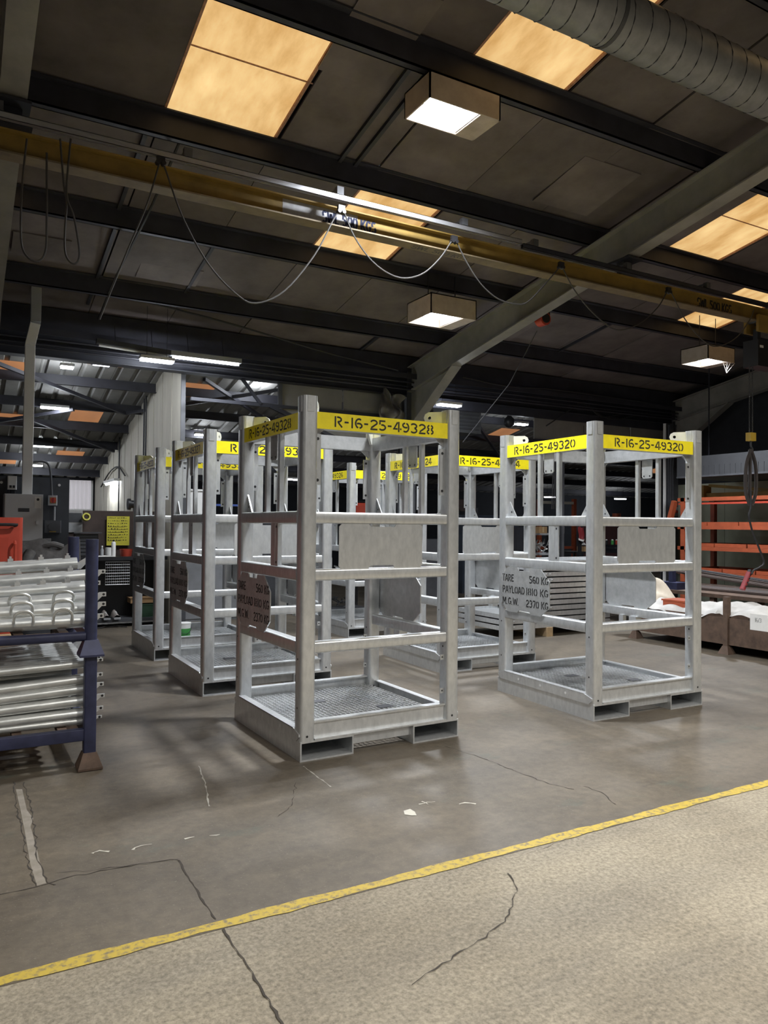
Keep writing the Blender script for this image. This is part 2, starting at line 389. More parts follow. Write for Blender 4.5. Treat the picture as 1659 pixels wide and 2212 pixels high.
# ceiling of the main bay
cl = thing('ceiling', 'brown board lined sloping workshop roof with dark steel purlins', None, kind='structure')
PX0, PITX = -4.53+.99*0, .99
PUR = [.22, 1.72, 3.22, 4.72, 6.2, 7.7, 9.2, 10.42]
SKY = {(6, 3), (8, 2), (8, 4), (12, 3), (14, 4), (10, 1), (2, 2), (4, 4), (18, 4), (16, 3)}
brd = {}
for j in range(len(PUR)-1):
    ya, yb = PUR[j], PUR[j+1]
    for i in range(0, 22):
        xa = PX0+PITX*i; xb = xa+PITX
        if (i, j) in SKY: continue
        dz = random.choice((0, 0, 0, .008, .014))
        key = (j, dz)
        if key not in brd:
            m = MB(); g = .006; t = .02
            a0, a1 = ya+g, yb-g
            z0, z1 = roof(a0)-dz, roof(a1)-dz
            m.add([(g, a0, z0), (PITX-g, a0, z0), (PITX-g, a1, z1), (g, a1, z1), (g, a0, z0+t), (PITX-g, a0, z0+t), (PITX-g, a1, z1+t), (g, a1, z1+t)],
                  [(0, 3, 2, 1), (4, 5, 6, 7), (0, 1, 5, 4), (1, 2, 6, 5), (2, 3, 7, 6), (3, 0, 4, 7)])
            brd[key] = m.mesh('ceiling_board', BOARD)
        inst(brd[key], 'ceiling_board', cl, (xa, 0, 0))
# dark roof deck above the boards, open over the rooflights
mb = MB(); t0 = .05
for j in range(len(PUR)-1):
    ya, yb = PUR[j], PUR[j+1]; i = 0
    while i < 22:
        if (i, j) in SKY: i += 1; continue
        k = i
        while k < 22 and (k, j) not in SKY: k += 1
        xa, xb = PX0+PITX*i, PX0+PITX*k
        mb.add([(xa, ya, roof(ya)+t0), (xb, ya, roof(ya)+t0), (xb, yb, roof(yb)+t0), (xa, yb, roof(yb)+t0)], [(0, 3, 2, 1)]); i = k
for (ya, yb) in ((-8, .22),):
    mb.add([(-5, ya, roof(ya)+t0-.05), (18, ya, roof(ya)+t0-.05), (18, yb, roof(yb)+t0-.05), (-5, yb, roof(yb)+t0-.05)], [(0, 3, 2, 1)])
mb.build('roof_deck', SEAM, cl)
# purlins: zed sections
def purl(y, x0=-5, x1=18):
    z = roof(y); m = MB()
    m.box(x0, y, z-.2, x1, y+.012, z-.002); m.box(x0, y, z-.2, x1, y+.075, z-.188); m.box(x0, y-.06, z-.012, x1, y, z-.0)
    m.box(x0, y+.063, z-.2, x1, y+.075, z-.17)
    return m.build('purlin', PURL, cl, )
for y in PUR[:-1]: purl(y)
# sag rods and narrow battens along the slope
for x, ya, yb in ((3.16, 4.8, 6.2), (3.0, 4.8, 6.2), (1.33, 6.3, 7.7), (1.36, 7.8, 9.9), (2.38, 7.8, 9.2), (7.27, 3.3, 4.7), (8.4, 7.8, 9.2), (5.3, 9.3, 10.2)):
    MB().add([(x-.018, ya, roof(ya)-.035), (x+.018, ya, roof(ya)-.035), (x+.018, yb, roof(yb)-.035), (x-.018, yb, roof(yb)-.035), (x-.018, ya, roof(ya)), (x+.018, ya, roof(ya)), (x+.018, yb, roof(yb)), (x-.018, yb, roof(yb))],
             [(0, 3, 2, 1), (0, 1, 5, 4), (1, 2, 6, 5), (2, 3, 7, 6), (3, 0, 4, 7)]).build('batten', PURL, cl)
# loose boards hanging proud of the ceiling
for x, y, wd, d in ((5.12, 6.0, .75, .75), (6.55, 6.18, .6, .6), (1.75, 9.0, .7, .35), (.45, 8.9, .55, .4), (2.35, 5.25, .55, .9)):
    zz = lambda q: roof(q)-.022
    MB().add([(x, y-d, zz(y-d)+.01), (x+wd, y-d, zz(y-d)+.01), (x+wd, y, zz(y)-.01), (x, y, zz(y)-.01), (x, y-d, zz(y-d)+.02), (x+wd, y-d, zz(y-d)+.02), (x+wd, y, zz(y)+.004), (x, y, zz(y)+.004)],
             [(0, 3, 2, 1), (4, 5, 6, 7), (0, 1, 5, 4), (1, 2, 6, 5), (2, 3, 7, 6), (3, 0, 4, 7)]).build('patch_board', BOARD, cl)
# rooflights
FOAM = mat('foam_edge', (.40, .22, .14), .9, 0, var=.3, scale=30)
names = {(6, 3): 'large amber rooflight sheet beside the left portal rafter', (8, 2): 'amber rooflight sheet partly behind the spiral duct', (8, 4): 'amber rooflight sheet crossed by the yellow crane beam near its white lettering patch', (12, 3): 'amber rooflight sheet just past the deep grey rafter above the crane beam', (14, 4): 'amber rooflight sheet behind the crane beam near the chain hoist'}
for q, (i, j) in enumerate(sorted(SKY)):
    xa = PX0+PITX*i; ya, yb = PUR[j], PUR[j+1]
    wo = thing('window_%d' % (q+1), names.get((i, j), 'amber fibreglass rooflight sheet set between the brown ceiling boards'), None, kind='structure')
    if (i, j) not in names: wo['group'] = 'rooflights beyond the frame'
    ym_ = (ya+yb)/2
    for a, b in ((ya, ym_-.004), (ym_+.004, yb)):
        MB().add([(xa+.01, a, roof(a)+.018), (xa+PITX-.05, a, roof(a)+.018), (xa+PITX-.05, b, roof(b)+.018), (xa+.01, b, roof(b)+.018)], [(0, 3, 2, 1)]).build('rooflight_pane', SKYL, wo)
    MB().box(xa, ym_-.005, roof(ym_)+.010, xa+PITX, ym_+.005, roof(ym_)+.018).build('glazing_bar', FOAM, wo)
    for x in (xa-.006, xa+PITX-.05):
        MB().add([(x, ya, roof(ya)-.004), (x+.02, ya, roof(ya)-.004), (x+.02, yb, roof(yb)-.004), (x, yb, roof(yb)-.004), (x, ya, roof(ya)+.06), (x+.02, ya, roof(ya)+.06), (x+.02, yb, roof(yb)+.06), (x, yb, roof(yb)+.06)],
                 [(0, 3, 2, 1), (0, 1, 5, 4), (1, 2, 6, 5), (2, 3, 7, 6), (3, 0, 4, 7)]).build('foam_edge', FOAM, wo)
# portal frames
def portal(x, label):
    t = thing('portal_frame', label, 'steel frame')
    yA, yB = -7.5, 10.12
    zb = lambda y: 5.335-.178*y
    zt = lambda y: roof(y)-.202
    def strip(name, xa, xb, f0, f1, ya=yA, yb=yB):
        MB().add([(xa, ya, f0(ya)), (xb, ya, f0(ya)), (xb, yb, f0(yb)), (xa, yb, f0(yb)), (xa, ya, f1(ya)), (xb, ya, f1(ya)), (xb, yb, f1(yb)), (xa, yb, f1(yb))],
                 [(0, 3, 2, 1), (4, 5, 6, 7), (0, 1, 5, 4), (1, 2, 6, 5), (2, 3, 7, 6), (3, 0, 4, 7)]).build(name, BEIGE, t)
    strip('rafter_web', x-.006, x+.006, lambda y: zb(y)+.014, lambda y: zt(y)-.014)
    strip('bottom_flange', x-.085, x+.085, zb, lambda y: zb(y)+.014)
    strip('top_flange', x-.085, x+.085, lambda y: zt(y)-.014, zt)
    # haunch
    m = MB(); y0, y1, zc = 8.9, 10.12, 2.95
    m.prism([(y0, zb(y0)), (y1, zc), (y1, zb(y1))], (x-.006, 0, 0), (0, 1, 0), (0, 0, 1), (1, 0, 0), .012)
    m.build('haunch_web', BEIGE, t)
    m = MB(); d = Vector((0, y1-y0, zc-zb(y0)))
    m.add([(x-.085, y0, zb(y0)), (x+.085, y0, zb(y0)), (x+.085, y1, zc), (x-.085, y1, zc), (x-.085, y0, zb(y0)-.014), (x+.085, y0, zb(y0)-.014), (x+.085, y1, zc-.014), (x-.085, y1, zc-.014)],
          [(0, 3, 2, 1), (4, 5, 6, 7), (0, 1, 5, 4), (1, 2, 6, 5), (2, 3, 7, 6), (3, 0, 4, 7)]); m.build('haunch_flange', BEIGE, t)
    m = MB(); m.box(x-.006, 10.135, 0, x+.006, 10.385, 3.86); m.build('column_web', DGREY, t)
    m = MB(); m.box(x-.085, 10.12, 0, x+.085, 10.135, 3.86); m.build('column_flange', DGREY, t)
    m = MB(); m.box(x-.085, 10.385, 0, x+.085, 10.40, 3.86); m.build('column_flange', DGREY, t)
    m = MB(); m.box(x-.15, 10.05, 0, x+.15, 10.47, .015); m.build('base_plate', DGREY, t)
    # crane hanger
    m = MB(); yc = 5.77; zc = zb(yc)
    m.box(x-.11, yc-.16, zc-.02, x+.11, yc+.16, zc); m.box(x-.06, yc-.05, 4.15, x+.06, yc+.05, zc); m.box(x-.12, yc-.13, 4.133, x+.12, yc+.13, 4.155)
    m.build('crane_hanger', DARKP, t)
    return t
portal(.285, 'grey steel portal frame with the rafter passing over the blue stillage')
portal(6.2, 'grey steel portal frame whose rafter slopes up behind the lifting cages')
portal(12.3, 'grey steel portal frame standing beside the orange shelving and green wall')
# eave beam, gutter and panels on the column line
eb = thing('eave_beam', 'dark steel eave beam and gutter along the column line', 'beam', (0, 0, 0))
m = MB(); m.box(-5, 10.14, 3.80, 18, 10.40, 4.10); m.build('gutter', PURL, eb)
m = MB(); m.box(-5, 10.22, 3.50, 18, 10.236, 3.80); m.build('web', DARKP, eb)
m = MB(); m.box(-5, 10.14, 3.49, 18, 10.32, 3.502); m.build('bottom_flange', DARKP, eb)
m = MB(); m.box(-5, 9.96, 3.72, 18, 9.985, 3.80); m.build('cable_tray', PURL, eb)
for k, z in enumerate((3.62, 3.68, 3.56)):
    m = MB(); m.cyl((-5, 10.08-.03*k, z), (18, 10.08-.03*k, z), .014, 8); m.build('pipe', PURL, eb, True)
# lean-to roof
ln = thing('ceiling_lean_to', 'low sloping lean-to roof of ribbed sheets on dark purlins', None, kind='structure')
m = MB(); g = .004; SH = 1.0
prof = [(0, 0)]
for k in range(4): a = k*.25; prof += [(a+.02, 0), (a+.04, .03), (a+.08, .03), (a+.10, 0)]
prof += [(1.0-g, 0)]
vs = []
for y in (10.3, 18.0): vs += [(px, y, lean(y)+pz) for px, pz in prof]
n_ = len(prof); m.add(vs, [(i, n_+i, n_+i+1, i+1) for i in range(n_-1)])
sheet = m.mesh('roof_sheet', LEANS)
for i in range(-5, 28): inst(sheet, 'roof_sheet', ln, (i, 0, 0))
MB().add([(-5, 10.3, lean(10.3)+.06), (28, 10.3, lean(10.3)+.06), (28, 18, lean(18)+.06), (-5, 18, lean(18)+.06)], [(0, 3, 2, 1)]).build('roof_deck', SEAM, ln)
for k in range(7):
    y = 11.0+k*1.05; z = lean(y); m = MB(); m.box(-5, y, z-.15, 28, y+.012, z-.002); m.box(-5, y-.05, z-.15, 28, y+.0, z-.14); m.build('purlin', PURL, ln)
for u_, v_ in ((10, 795), (235, 772), (185, 898), (12, 905), (150, 983), (5, 992), (425, 843), (700, 880), (1085, 935), (1280, 925), (1420, 1015)):
    P_ = onlean(u_, v_); x, y = P_.x-.25, P_.y-.3
    MB().add([(x, y, lean(y)-.006), (x+.5, y, lean(y)-.006), (x+.5, y+.6, lean(y+.6)-.006), (x, y+.6, lean(y+.6)-.006)], [(0, 3, 2, 1)]).build('rooflight_pane', emis('lean_rooflight', (.75, .33, .14), .42, (.55, .25, .12)), ln)
for xa, xb, ya, yb in ((.2, 2.4, 11.2, 13.0), (2.4, 4.6, 13.0, 11.2), (-.6, 1.6, 14.8, 13.0), (1.0, 2.6, 13.6, 15.2), (3.2, 5.6, 11.2, 13.6), (5.6, 8.0, 13.6, 11.2), (8, 11, 11.2, 14)):
    MB().bar((xa, ya, lean(ya)-.18), (xb, yb, lean(yb)-.18), .05).build('wind_brace', PURL, ln)
# walls
wl = thing('wall_back', 'dark far wall under the low end of the lean-to roof', None, kind='structure')
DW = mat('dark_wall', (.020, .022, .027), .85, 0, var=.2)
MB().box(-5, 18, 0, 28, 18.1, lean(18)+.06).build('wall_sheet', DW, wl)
wp = thing('wall_partition', 'low dark grey partition carrying the electrical cabinet', None, kind='structure')
for k in range(5): MB().box(-2.3+.7*k+.002, 10.02, 0, -2.3+.7*(k+1)-.002, 10.08, ony(60, 1030, 10.02).z).build('panel', mat('partition_paint', (.036, .040, .048), .7, 0, var=.15), wp)
# cream clad wall running into the lean-to
wc = thing('wall_cream', 'cream ribbed cladding wall running back under the lean-to', None, kind='structure')
for k in range(26):
    ya = 10.42+k*.29; yb = ya+.284; z0, z1 = lean(ya)+.02, lean(yb)+.02; x = 2.67+(.008 if k % 2 else 0)
    m = MB(); m.prism([(ya, 0), (yb, 0), (yb, z1), (ya, z0)], (x, 0, 0), (0, 1, 0), (0, 0, 1), (1, 0, 0), .03); m.build('cladding_panel', CREAM, wc)
MB().box(2.655, 10.40, 0, 2.715, 10.425, 3.9).build('edge_angle', DGREY, wc)
MB().box(2.72, 10.42, 0, 2.76, 18, 2.4).build('backing', DGREY, wc)
for y in (12.6, 12.75, 14.9): MB().cyl((2.65, y, .8), (2.65, y, lean(y)), .014, 6).build('conduit', DGREY, wc)
MB().tube(cat_rom([(2.63, 14.2, 2.3), (2.63, 14.9, 2.5), (2.63, 15.8, 2.45), (2.63, 16.8, 2.2)]), .014).build('conduit', CABLE, wc)
MB().tube([(2.63, 13.2, 1.2), (2.63, 13.2, 2.35), (2.63, 12.2, 2.5)], .014).build('conduit', CABLE, wc)
# right end wall
wr = thing('wall_right', 'stained pale green end wall behind the orange shelving', None, kind='structure')
for k in range(8): MB().box(12.55, 10.4-1.2*(k+1)+.003, 0, 12.62, 10.4-1.2*k-.003, 2.3).build('wall_panel', GREENW, wr)
MB().box(12.63, -8, 0, 12.7, 10.4, 5.9).build('backing', DW, wr)
# beige panels between the portals on the eave line
pn = thing('wall_eave', 'beige cladding strip with dark rails under the eave beam', None, kind='structure')
def quad(u0, v0, u1, v1, u2, v2, u3, v3, y, nm, mt, par, th=.02):
    P = [ony(*q, y) for q in ((u0, v0), (u1, v1), (u2, v2), (u3, v3))]
    m = MB(); m.prism([(q.x, q.z) for q in P], (0, y, 0), (1, 0, 0), (0, 0, 1), (0, 1, 0), th); return m.build(nm, mt, par)
PANEL = mat('panel_beige', (.13, .125, .11), .75, 0, scale=1.5, col2=(.21, .20, .18))
for xa, xb in ((4.05, 5.05), (5.08, 6.1)): MB().box(xa, 10.27, 3.17, xb, 10.29, 3.50).build('panel', PANEL, pn)
m = MB(); m.prism([(4.05, 3.14), (6.1, 3.14), (6.1, 2.66), (5.0, 2.75)], (0, 10.27, 0), (1, 0, 0), (0, 0, 1), (0, 1, 0), .02); m.build('panel', PANEL, pn)
MB().box(2.75, 10.24, 3.13, 6.1, 10.30, 3.175).build('rail', DARKP, pn)
MB().bar((3.9, 10.25, 3.14), (5.3, 10.25, 2.62), .05).build('rail', DARKP, pn)
MB().bar((3.45, 10.25, 3.52), (3.75, 10.25, 3.16), .04).build('rail', DARKP, pn)
MB().box(4.02, 10.25, 3.17, 4.08, 10.29, 3.5).build('rail', DGREY, pn)
for xa, xb in ((8.83, 10.0), (10.03, 11.2), (11.23, 12.2)): MB().box(xa, 10.27, 2.98, xb, 10.29, 3.36).build('panel', PANEL, pn)
MB().box(6.3, 10.23, 3.36, 12.2, 10.30, 3.5).build('rail', DARKP, pn)
MB().box(8.6, 10.23, 2.92, 12.2, 10.29, 2.985).build('rail', DARKP, pn)
# ================================================================== LIFTING FRAMES
FW, FD, FH = 1.19, 1.18, 2.25
def hole(m, c, n, r=.009, mi=0):
    c = Vector(c); n = Vector(n); a = n.orthogonal().normalized(); b = n.cross(a)
    m.add([c+(a*math.cos(k*PI/4)+b*math.sin(k*PI/4))*r for k in range(8)], [tuple(range(8))], mi)
def make_frame():
    t = thing('lifting_cage', '', 'steel cage')
    # fork pockets: open rectangular tubes
    for x0, x1 in ((0, .37), (.82, FW)):
        m = MB(); th = .01
        m.box(x0, 0, 0, x1, FD, th); m.box(x0, 0, .12-th, x1, FD, .12); m.box(x0, 0, th, x0+th, FD, .12-th); m.box(x1-th, 0, th, x1, FD, .12-th)
        m.build('fork_pocket', GALV, t)
    for y0 in (.03, FD-.11):
        m = MB(); m.box(.37, y0, .055, .82, y0+.08, .125); m.build('cross_beam', GALV, t)
    # toe channels front and back, toe angles left and right
    for y0, s in ((.03, 1), (FD-.03, -1)):
        m = MB(); ya, yb = sorted((y0, y0+s*.012)); m.box(.1, ya, .12, FW-.1, yb, .228)
        yc, yd = sorted((y0-s*.012, y0+s*.045)); m.box(.1, yc, .222, FW-.1, yd, .232); m.box(.1, *sorted((y0-s*.03, y0))[:1], .12, FW-.1, sorted((y0-s*.03, y0))[1], .129)
        m.build('toe_channel', GALV, t)
    for x0, s in ((-.006, 1), (FW+.006, -1)):
        m = MB(); pr = [(.05, .118), (.012, .15), (.012, .165), (.1, .19), (FD-.1, .19), (FD-.012, .165), (FD-.012, .15), (FD-.05, .118)]
        m.prism(pr, (x0, 0, 0), (0, 1, 0), (0, 0, 1), (s, 0, 0), .01)
        m.box(*sorted((x0, x0+s*.05))[:1], .1, .184, sorted((x0, x0+s*.05))[1], FD-.1, .192)
        a = m.build('toe_angle', GALV, t)
        h = MB()
        for y in (.3, .6, .88): hole(h, (x0-s*.0015, y, .155), (s, 0, 0), .011)
        h.build('drain_holes', WHITE, a, stuff=True)
    # posts
    pm = MB(); pm.bar((0, 0, .12), (0, 0, FH), .1, .1, .02, up=(0, 1, 0)); post = pm.mesh('post', GALV, True)
    for cx, cy in ((.05, .05), (FW-.05, .05), (.05, FD-.05), (FW-.05, FD-.05)):
        o = inst(post, 'post', t, (cx, cy, 0))
        m = MB(); m.box(-.024, -.0535, FH-.1, .022, -.049, FH-.002); m.box(-.0535, -.024, FH-.1, -.049, .022, FH-.002); m.build('cover_plate', GALVD, o)
        h = MB(); hole(h, (-.005, -.051, .15), (0, 1, 0), .008); hole(h, (-.051, 0, .62), (1, 0, 0), .007); hole(h, (-.051, 0, .32), (1, 0, 0), .007); h.build('vent_holes', BLACK, o, stuff=True)
        m = MB(); q = .035
        m.add([(-.05, -.05, .12), (-.05, -.05, .175), (-.05, -.015, .12)], [(0, 1, 2)]); 
    # rails
    for z in (1.458, 1.1, .65):
        for y in (.05,):
            m = MB(); m.bar((.095, y, z+.036), (FW-.095, y, z+.036), .072, .072, .012); m.build('rail', GALV, t, True)
        for x in (.0385, FW-.0385):
            m = MB(); m.bar((x, .095, z+.038), (x, FD-.095, z+.038), .075, .078, .01); m.build('rail', GALV, t, True)
    # top beams: yellow outside and on top, bare inside and below
    for y0, s in ((.015, 1), (FD-.015, -1)):
        m = MB(); ya, yb = sorted((y0, y0+s*.07)); m.box(.098, ya, 2.05, FW-.098, yb, 2.155, 1, {1: 0, 2 if s > 0 else 4: 0}); m.build('top_beam', [YEL, GALVD], t)
    for x0, s in ((.015, 1), (FW-.015, -1)):
        m = MB(); xa, xb = sorted((x0, x0+s*.07)); m.box(xa, .098, 2.05, xb, FD-.098, 2.155, 1, {1: 0, 5 if s > 0 else 3: 0}); m.build('top_beam', [YEL, GALVD], t)
    # gussets under the beams and over the top rails
    for cx, cy, sx, sy in ((.1, .1, 1, 1), (FW-.1, .1, -1, 1), (.1, FD-.1, 1, -1), (FW-.1, FD-.1, -1, -1)):
        m = MB(); m.prism([(0, 0), (.07, 0), (0, -.06)], (cx, cy-sy*.04, 2.05), (sx, 0, 0), (0, 0, 1), (0, 1, 0), .008)
        m.prism([(0, 0), (.07, 0), (0, -.06)], (cx-sx*.04, cy, 2.05), (0, sy, 0), (0, 0, 1), (1, 0, 0), .008); m.build('gusset', GALVD, t)
    for cx, cy, sy in ((.045, FD-.1, -1), (.045, .1, 1), (FW-.045, FD-.1, -1), (FW-.045, .1, 1)):
        m = MB(); m.prism([(0, 0), (.09, 0), (0, .13)], (cx, cy, 1.536), (0, sy, 0), (0, 0, 1), (1, 0, 0), .01); g_ = m.build('gusset', GALVD, t)
        h = MB(); hole(h, (cx-.002, cy+sy*.03, 1.575), (1, 0, 0), .008); h.build('bolt_holes', BLACK, g_, stuff=True)
    # guide bars, stop plates and struts on the two side faces
    for x in (.035, FW-.035):
        for y in (.43, .66):
            m = MB(); m.bar((x, y, 1.53), (x, y, 2.052), .035, .035, .004); m.build('guide_bar', GALV, t, True)
        m = MB(); m.prism([(.50, 2.05), (.50, 1.90), (.515, 1.885), (.60, 1.885), (.615, 1.90), (.615, 2.05)], (x, 0, 0), (0, 1, 0), (0, 0, 1), (1, 0, 0), .008); s_ = m.build('stop_plate', GALVD, t)
        h = MB(); hole(h, (x-.002, .525, 1.905), (1, 0, 0), .008); hole(h, (x-.002, .59, 1.905), (1, 0, 0), .008); h.build('bolt_holes', BLACK, s_, stuff=True)
        m = MB(); m.box(x-.03, .45, 1.176, x+.02, .52, 1.46); s_ = m.build('strut', GALV, t)
        m = MB(); m.box(x-.028, .405, 1.176, x-.022, .45, 1.46)
        m.build('strut_flange', GALV, s_)
        h = MB(); hole(h, (x-.03, .428, 1.20), (1, 0, 0), .009); hole(h, (x-.03, .428, 1.435), (1, 0, 0), .009); h.build('bolt_holes', BLACK, s_, stuff=True)
    # rating plates (octagon with slots) on both sides
    oc = [(.49, .80), (.60, .715), (.72, .715), (.74, .735), (.88, .735), (.90, .715), (1.03, .715), (1.13, .80), (1.13, 1.0), (1.03, 1.10), (.90, 1.10), (.885, 1.072), (.74, 1.072), (.725, 1.10), (.60, 1.10), (.49, 1.0)]
    for x in (-.009, FW+.001):
        m = MB(); m.prism(oc, (x, 0, 0), (0, 1, 0), (0, 0, 1), (1, 0, 0), .008); o = m.build('rating_plate', GALVD, t)
        if x < .5:
            m = MB(); A = (0, -1, 0); B = (0, 0, 1); n = (-1, 0, 0)
            def put(s, y0, z, y1=None):
                h_ = .062; ws = (y0-y1)/(textwidth(s)*h_) if y1 is not None else 1
                letter(m, s, (x, y0, z), A, B, n, h_, ws)
            put('TARE', 1.105, .975, .945); put('560 KG', .745, .975, .50)
            put('PAYLOAD', 1.105, .875, .80); put('1810 KG', .785, .875, .50)
            put('M.G.W.', 1.105, .775, .875); put('2370 KG', .785, .775, .50)
            m.build('lettering', BLK, o, stuff=True)
    # upper plates front and back
    pl = [(.285, 1.166), (.475, 1.166), (.495, 1.19), (.665, 1.19), (.685, 1.166), (.875, 1.166), (.895, 1.19), (.895, 1.44), (.875, 1.458), (.69, 1.458), (.675, 1.44), (.495, 1.44), (.48, 1.458), (.285, 1.458), (.265, 1.44), (.265, 1.19)]
    for y in (.022,):
        m = MB(); m.prism(pl, (0, y, 0), (1, 0, 0), (0, 0, 1), (0, 1, 0), .008); m.build('marking_plate', GALV, t)
    # flat hinge bars with holes
    for y in (.05, FD-.05):
        for x0, x1, z0 in ((.098, .142, 1.70), (FW-.142, FW-.098, 1.66)):
            m = MB(); m.box(x0, y-.004, z0, x1, y+.004, z0+.32); o = m.build('hinge_bar', GALV, t)
            h = MB(); hole(h, ((x0+x1)/2, y-.0055, z0+.03), (0, 1, 0), .010); hole(h, ((x0+x1)/2, y-.0055, z0+.29), (0, 1, 0), .010); h.build('bolt_holes', BLACK, o, stuff=True)
        for z in (.30, .53):
            m = MB(); m.box(FW-.128, y-.012, z, FW-.098, y-.004, z+.035); o = m.build('clip', GALV, t)
            h = MB(); hole(h, (FW-.114, y-.0135, z+.018), (0, 1, 0), .006); h.build('bolt_holes', BLACK, o, stuff=True)
    m = MB(); m.box(FW-.10, .62, .55, FW-.03, .70, .655); m.build('clip', GALV, t)
    m = MB(); m.box(FW-.09, .78, .57, FW-.05, .83, .655); m.build('clip', GALV, t)
    # lifting eyes, set diagonally inwards
    for cx, cy, a in ((.07, .07, 45), (FW-.07, .07, 135), (.07, FD-.07, -45), (FW-.07, FD-.07, 225)):
        d = Vector((math.cos(math.radians(a)), math.sin(math.radians(a)), 0)); n = Vector((-d.y, d.x, 0))
        out = [(0, 2.10), (.06, 2.10), (.13, 2.165)]+[(.12+.04*math.cos(math.radians(q)), 2.205+.04*math.sin(math.radians(q))) for q in (-40, 0, 40, 80, 100)]+[(0, 2.245)]
        # ring face around the hole: split outline in two halves by a keyhole
        hc = (.12, 2.205); hr = .013
        hol = [(hc[0]+hr*math.cos(math.radians(q)), hc[1]+hr*math.sin(math.radians(q))) for q in range(180, -181, -45)]
        poly = out+[(0, 2.205)]+hol+[(0, 2.2049)]
        m = MB(); m.prism(poly, Vector((cx, cy, 0))-n*.009, d, (0, 0, 1), n, .018); m.build('lifting_eye', mat('eye_paint', (.55, .55, .50), .5, .2), t)
    # floor grating
    m = MB(); x0, x1, y0, y1 = .09, FW-.09, .06, FD-.06
    k = 0
    for i in range(31):
        x = x0+(x1-x0)*i/30; m.box(x-.0022, y0, .135, x+.0022, y1, .163)
    for i in range(25):
        y = y0+(y1-y0)*i/24; m.box(x0, y-.003, .155, x1, y+.003, .164)
    m.build('floor_grating', GALV, t, stuff=True)
    for xx, yy in ((.42, .72), (.78, .36)): MB().box(xx, yy, .1645, xx+.11, yy+.08, .1665).build('dark_opening', DGREY, t)  # dark plates stand in for openings in the grating
    for y in (.06, FD-.10): MB().box(.05, y, .120, FW-.05, y+.04, .134).build('grating_bearer', GALVD, t)
    return t
def number_frame(t, num):
    bm = [c for c in t.children if c.name.split('.')[0] == 'top_beam']
    s = 'R-16-25-'+num
    for c, (o, a, n) in zip((bm[0], bm[2]), (((.215, .015, 2.068), (1, 0, 0), (0, -1, 0)), ((.015, .985, 2.068), (0, -1, 0), (-1, 0, 0)))):
        h_ = .068; ws = .765/(textwidth(s)*h_)
        letter(MBc := MB(), s, o, a, (0, 0, 1), n, h_, ws, .16); MBc.build('lettering', BLK, c, stuff=True)
f0 = make_frame()
SPOTS = [('49328', 1.842, 4.274, .0201, ' standing nearest the yellow floor line'), ('49320', 4.153, 4.148, -.021, ''), ('49327', 1.81, 6.262, .0, ''), ('49331', 1.822, 8.107, .0, ''), ('49324', 4.152, 6.182, -.01, ''), ('49326', 4.20, 8.20, .0, '')]
SPOTS[-1] = ('49326', 4.379, 8.657, 0, '')
frames = [f0]+[copy_tree(f0) for _ in SPOTS[1:]]
for o, (num, x, y, a, ex) in zip(frames, SPOTS):
    o.location = (x, y, 0); o.rotation_euler = (0, 0, a)
    o['label'] = 'galvanised steel lifting cage with yellow top beams numbered R-16-25-'+num; o['group'] = 'numbered galvanised lifting cages'
    number_frame(o, num)
# ================================================================== LAMPS
HOUSE = mat('lamp_housing', (.36, .30, .24), .7, 0, var=.15, scale=8)
HOUSEI = mat('lamp_reflector', (.7, .66, .58), .4)
def highbay(x0, x1, y0, y1, z, h, label, ztop, group=None, watts=None, col=(.90, .94, 1)):
    cx, cy = (x0+x1)/2, (y0+y1)/2
    t = thing('high_bay_lamp', label, 'lamp', (cx, cy, z), group=group); a, b = (x1-x0)/2, (y1-y0)/2; w_ = .012
    m = MB(); m.box(-a, -b, 0, a, -b+w_, h); m.box(-a, b-w_, 0, a, b, h); m.box(-a, -b, 0, -a+w_, b, h); m.box(a-w_, -b, 0, a, b, h); m.box(-a, -b, h-w_, a, b, h)
    m.box(a*.45, -b+w_, 0, a-w_, b-w_, .012); m.build('housing', HOUSE, t)
    m = MB(); m.box(-a+.02, -b+.02, h-.05, a*.44, b-.02, h-.03); m.box(a*.43, -b+.02, .014, a*.44, b-.02, h-.03); m.build('reflector', HOUSEI, t)
    m = MB(); m.cyl((-a*.7, 0, h*.35), (a*.15, 0, h*.35), .06, 12); m.build('lamp_bulb', LAMP, t)
    for sx in (-1, 1): MB().cyl((sx*a*.6, 0, h), (sx*a*.6, 0, ztop-z), .006, 6).build('hanger', DARKP, t)
    g_ = arealight(t, (-a*.2, 0, .02), a*.9, b*1.4, watts or LAMP_W, col, 142)
    return t
highbay(2.95, 3.60, 4.60, 4.96, 4.58, .2, 'glowing box lamp hung near the amber rooflight by the duct', roof(4.7), None, KEY_W)
highbay(4.80, 5.46, 7.42, 7.96, 3.95, .24, 'glowing box lamp hung above the rows of lifting cages beside the sloping rafter', roof(7.7))
l3 = highbay(9.42, 10.02, 7.18, 7.66, 3.9, .22, 'glowing box lamp trailing cobwebs beside the chain hoist', roof(7.4))
m = MB(); WEB = mat('cobweb', (.6, .55, .5), .9)
for a, b in (((.02, -.24, 0), (.14, -.22, -.16)), ((.30, -.24, 0), (.14, -.22, -.16)), ((.08, -.24, -.05), (.27, -.24, -.04)), ((.1, -.24, -.09), (.22, -.23, -.09)), ((.12, -.24, 0), (.14, -.22, -.16)), ((.2, -.24, 0), (.13, -.22, -.14))): m.tube([a, b], .003, 4)
m.build('cobweb', WEB, l3)
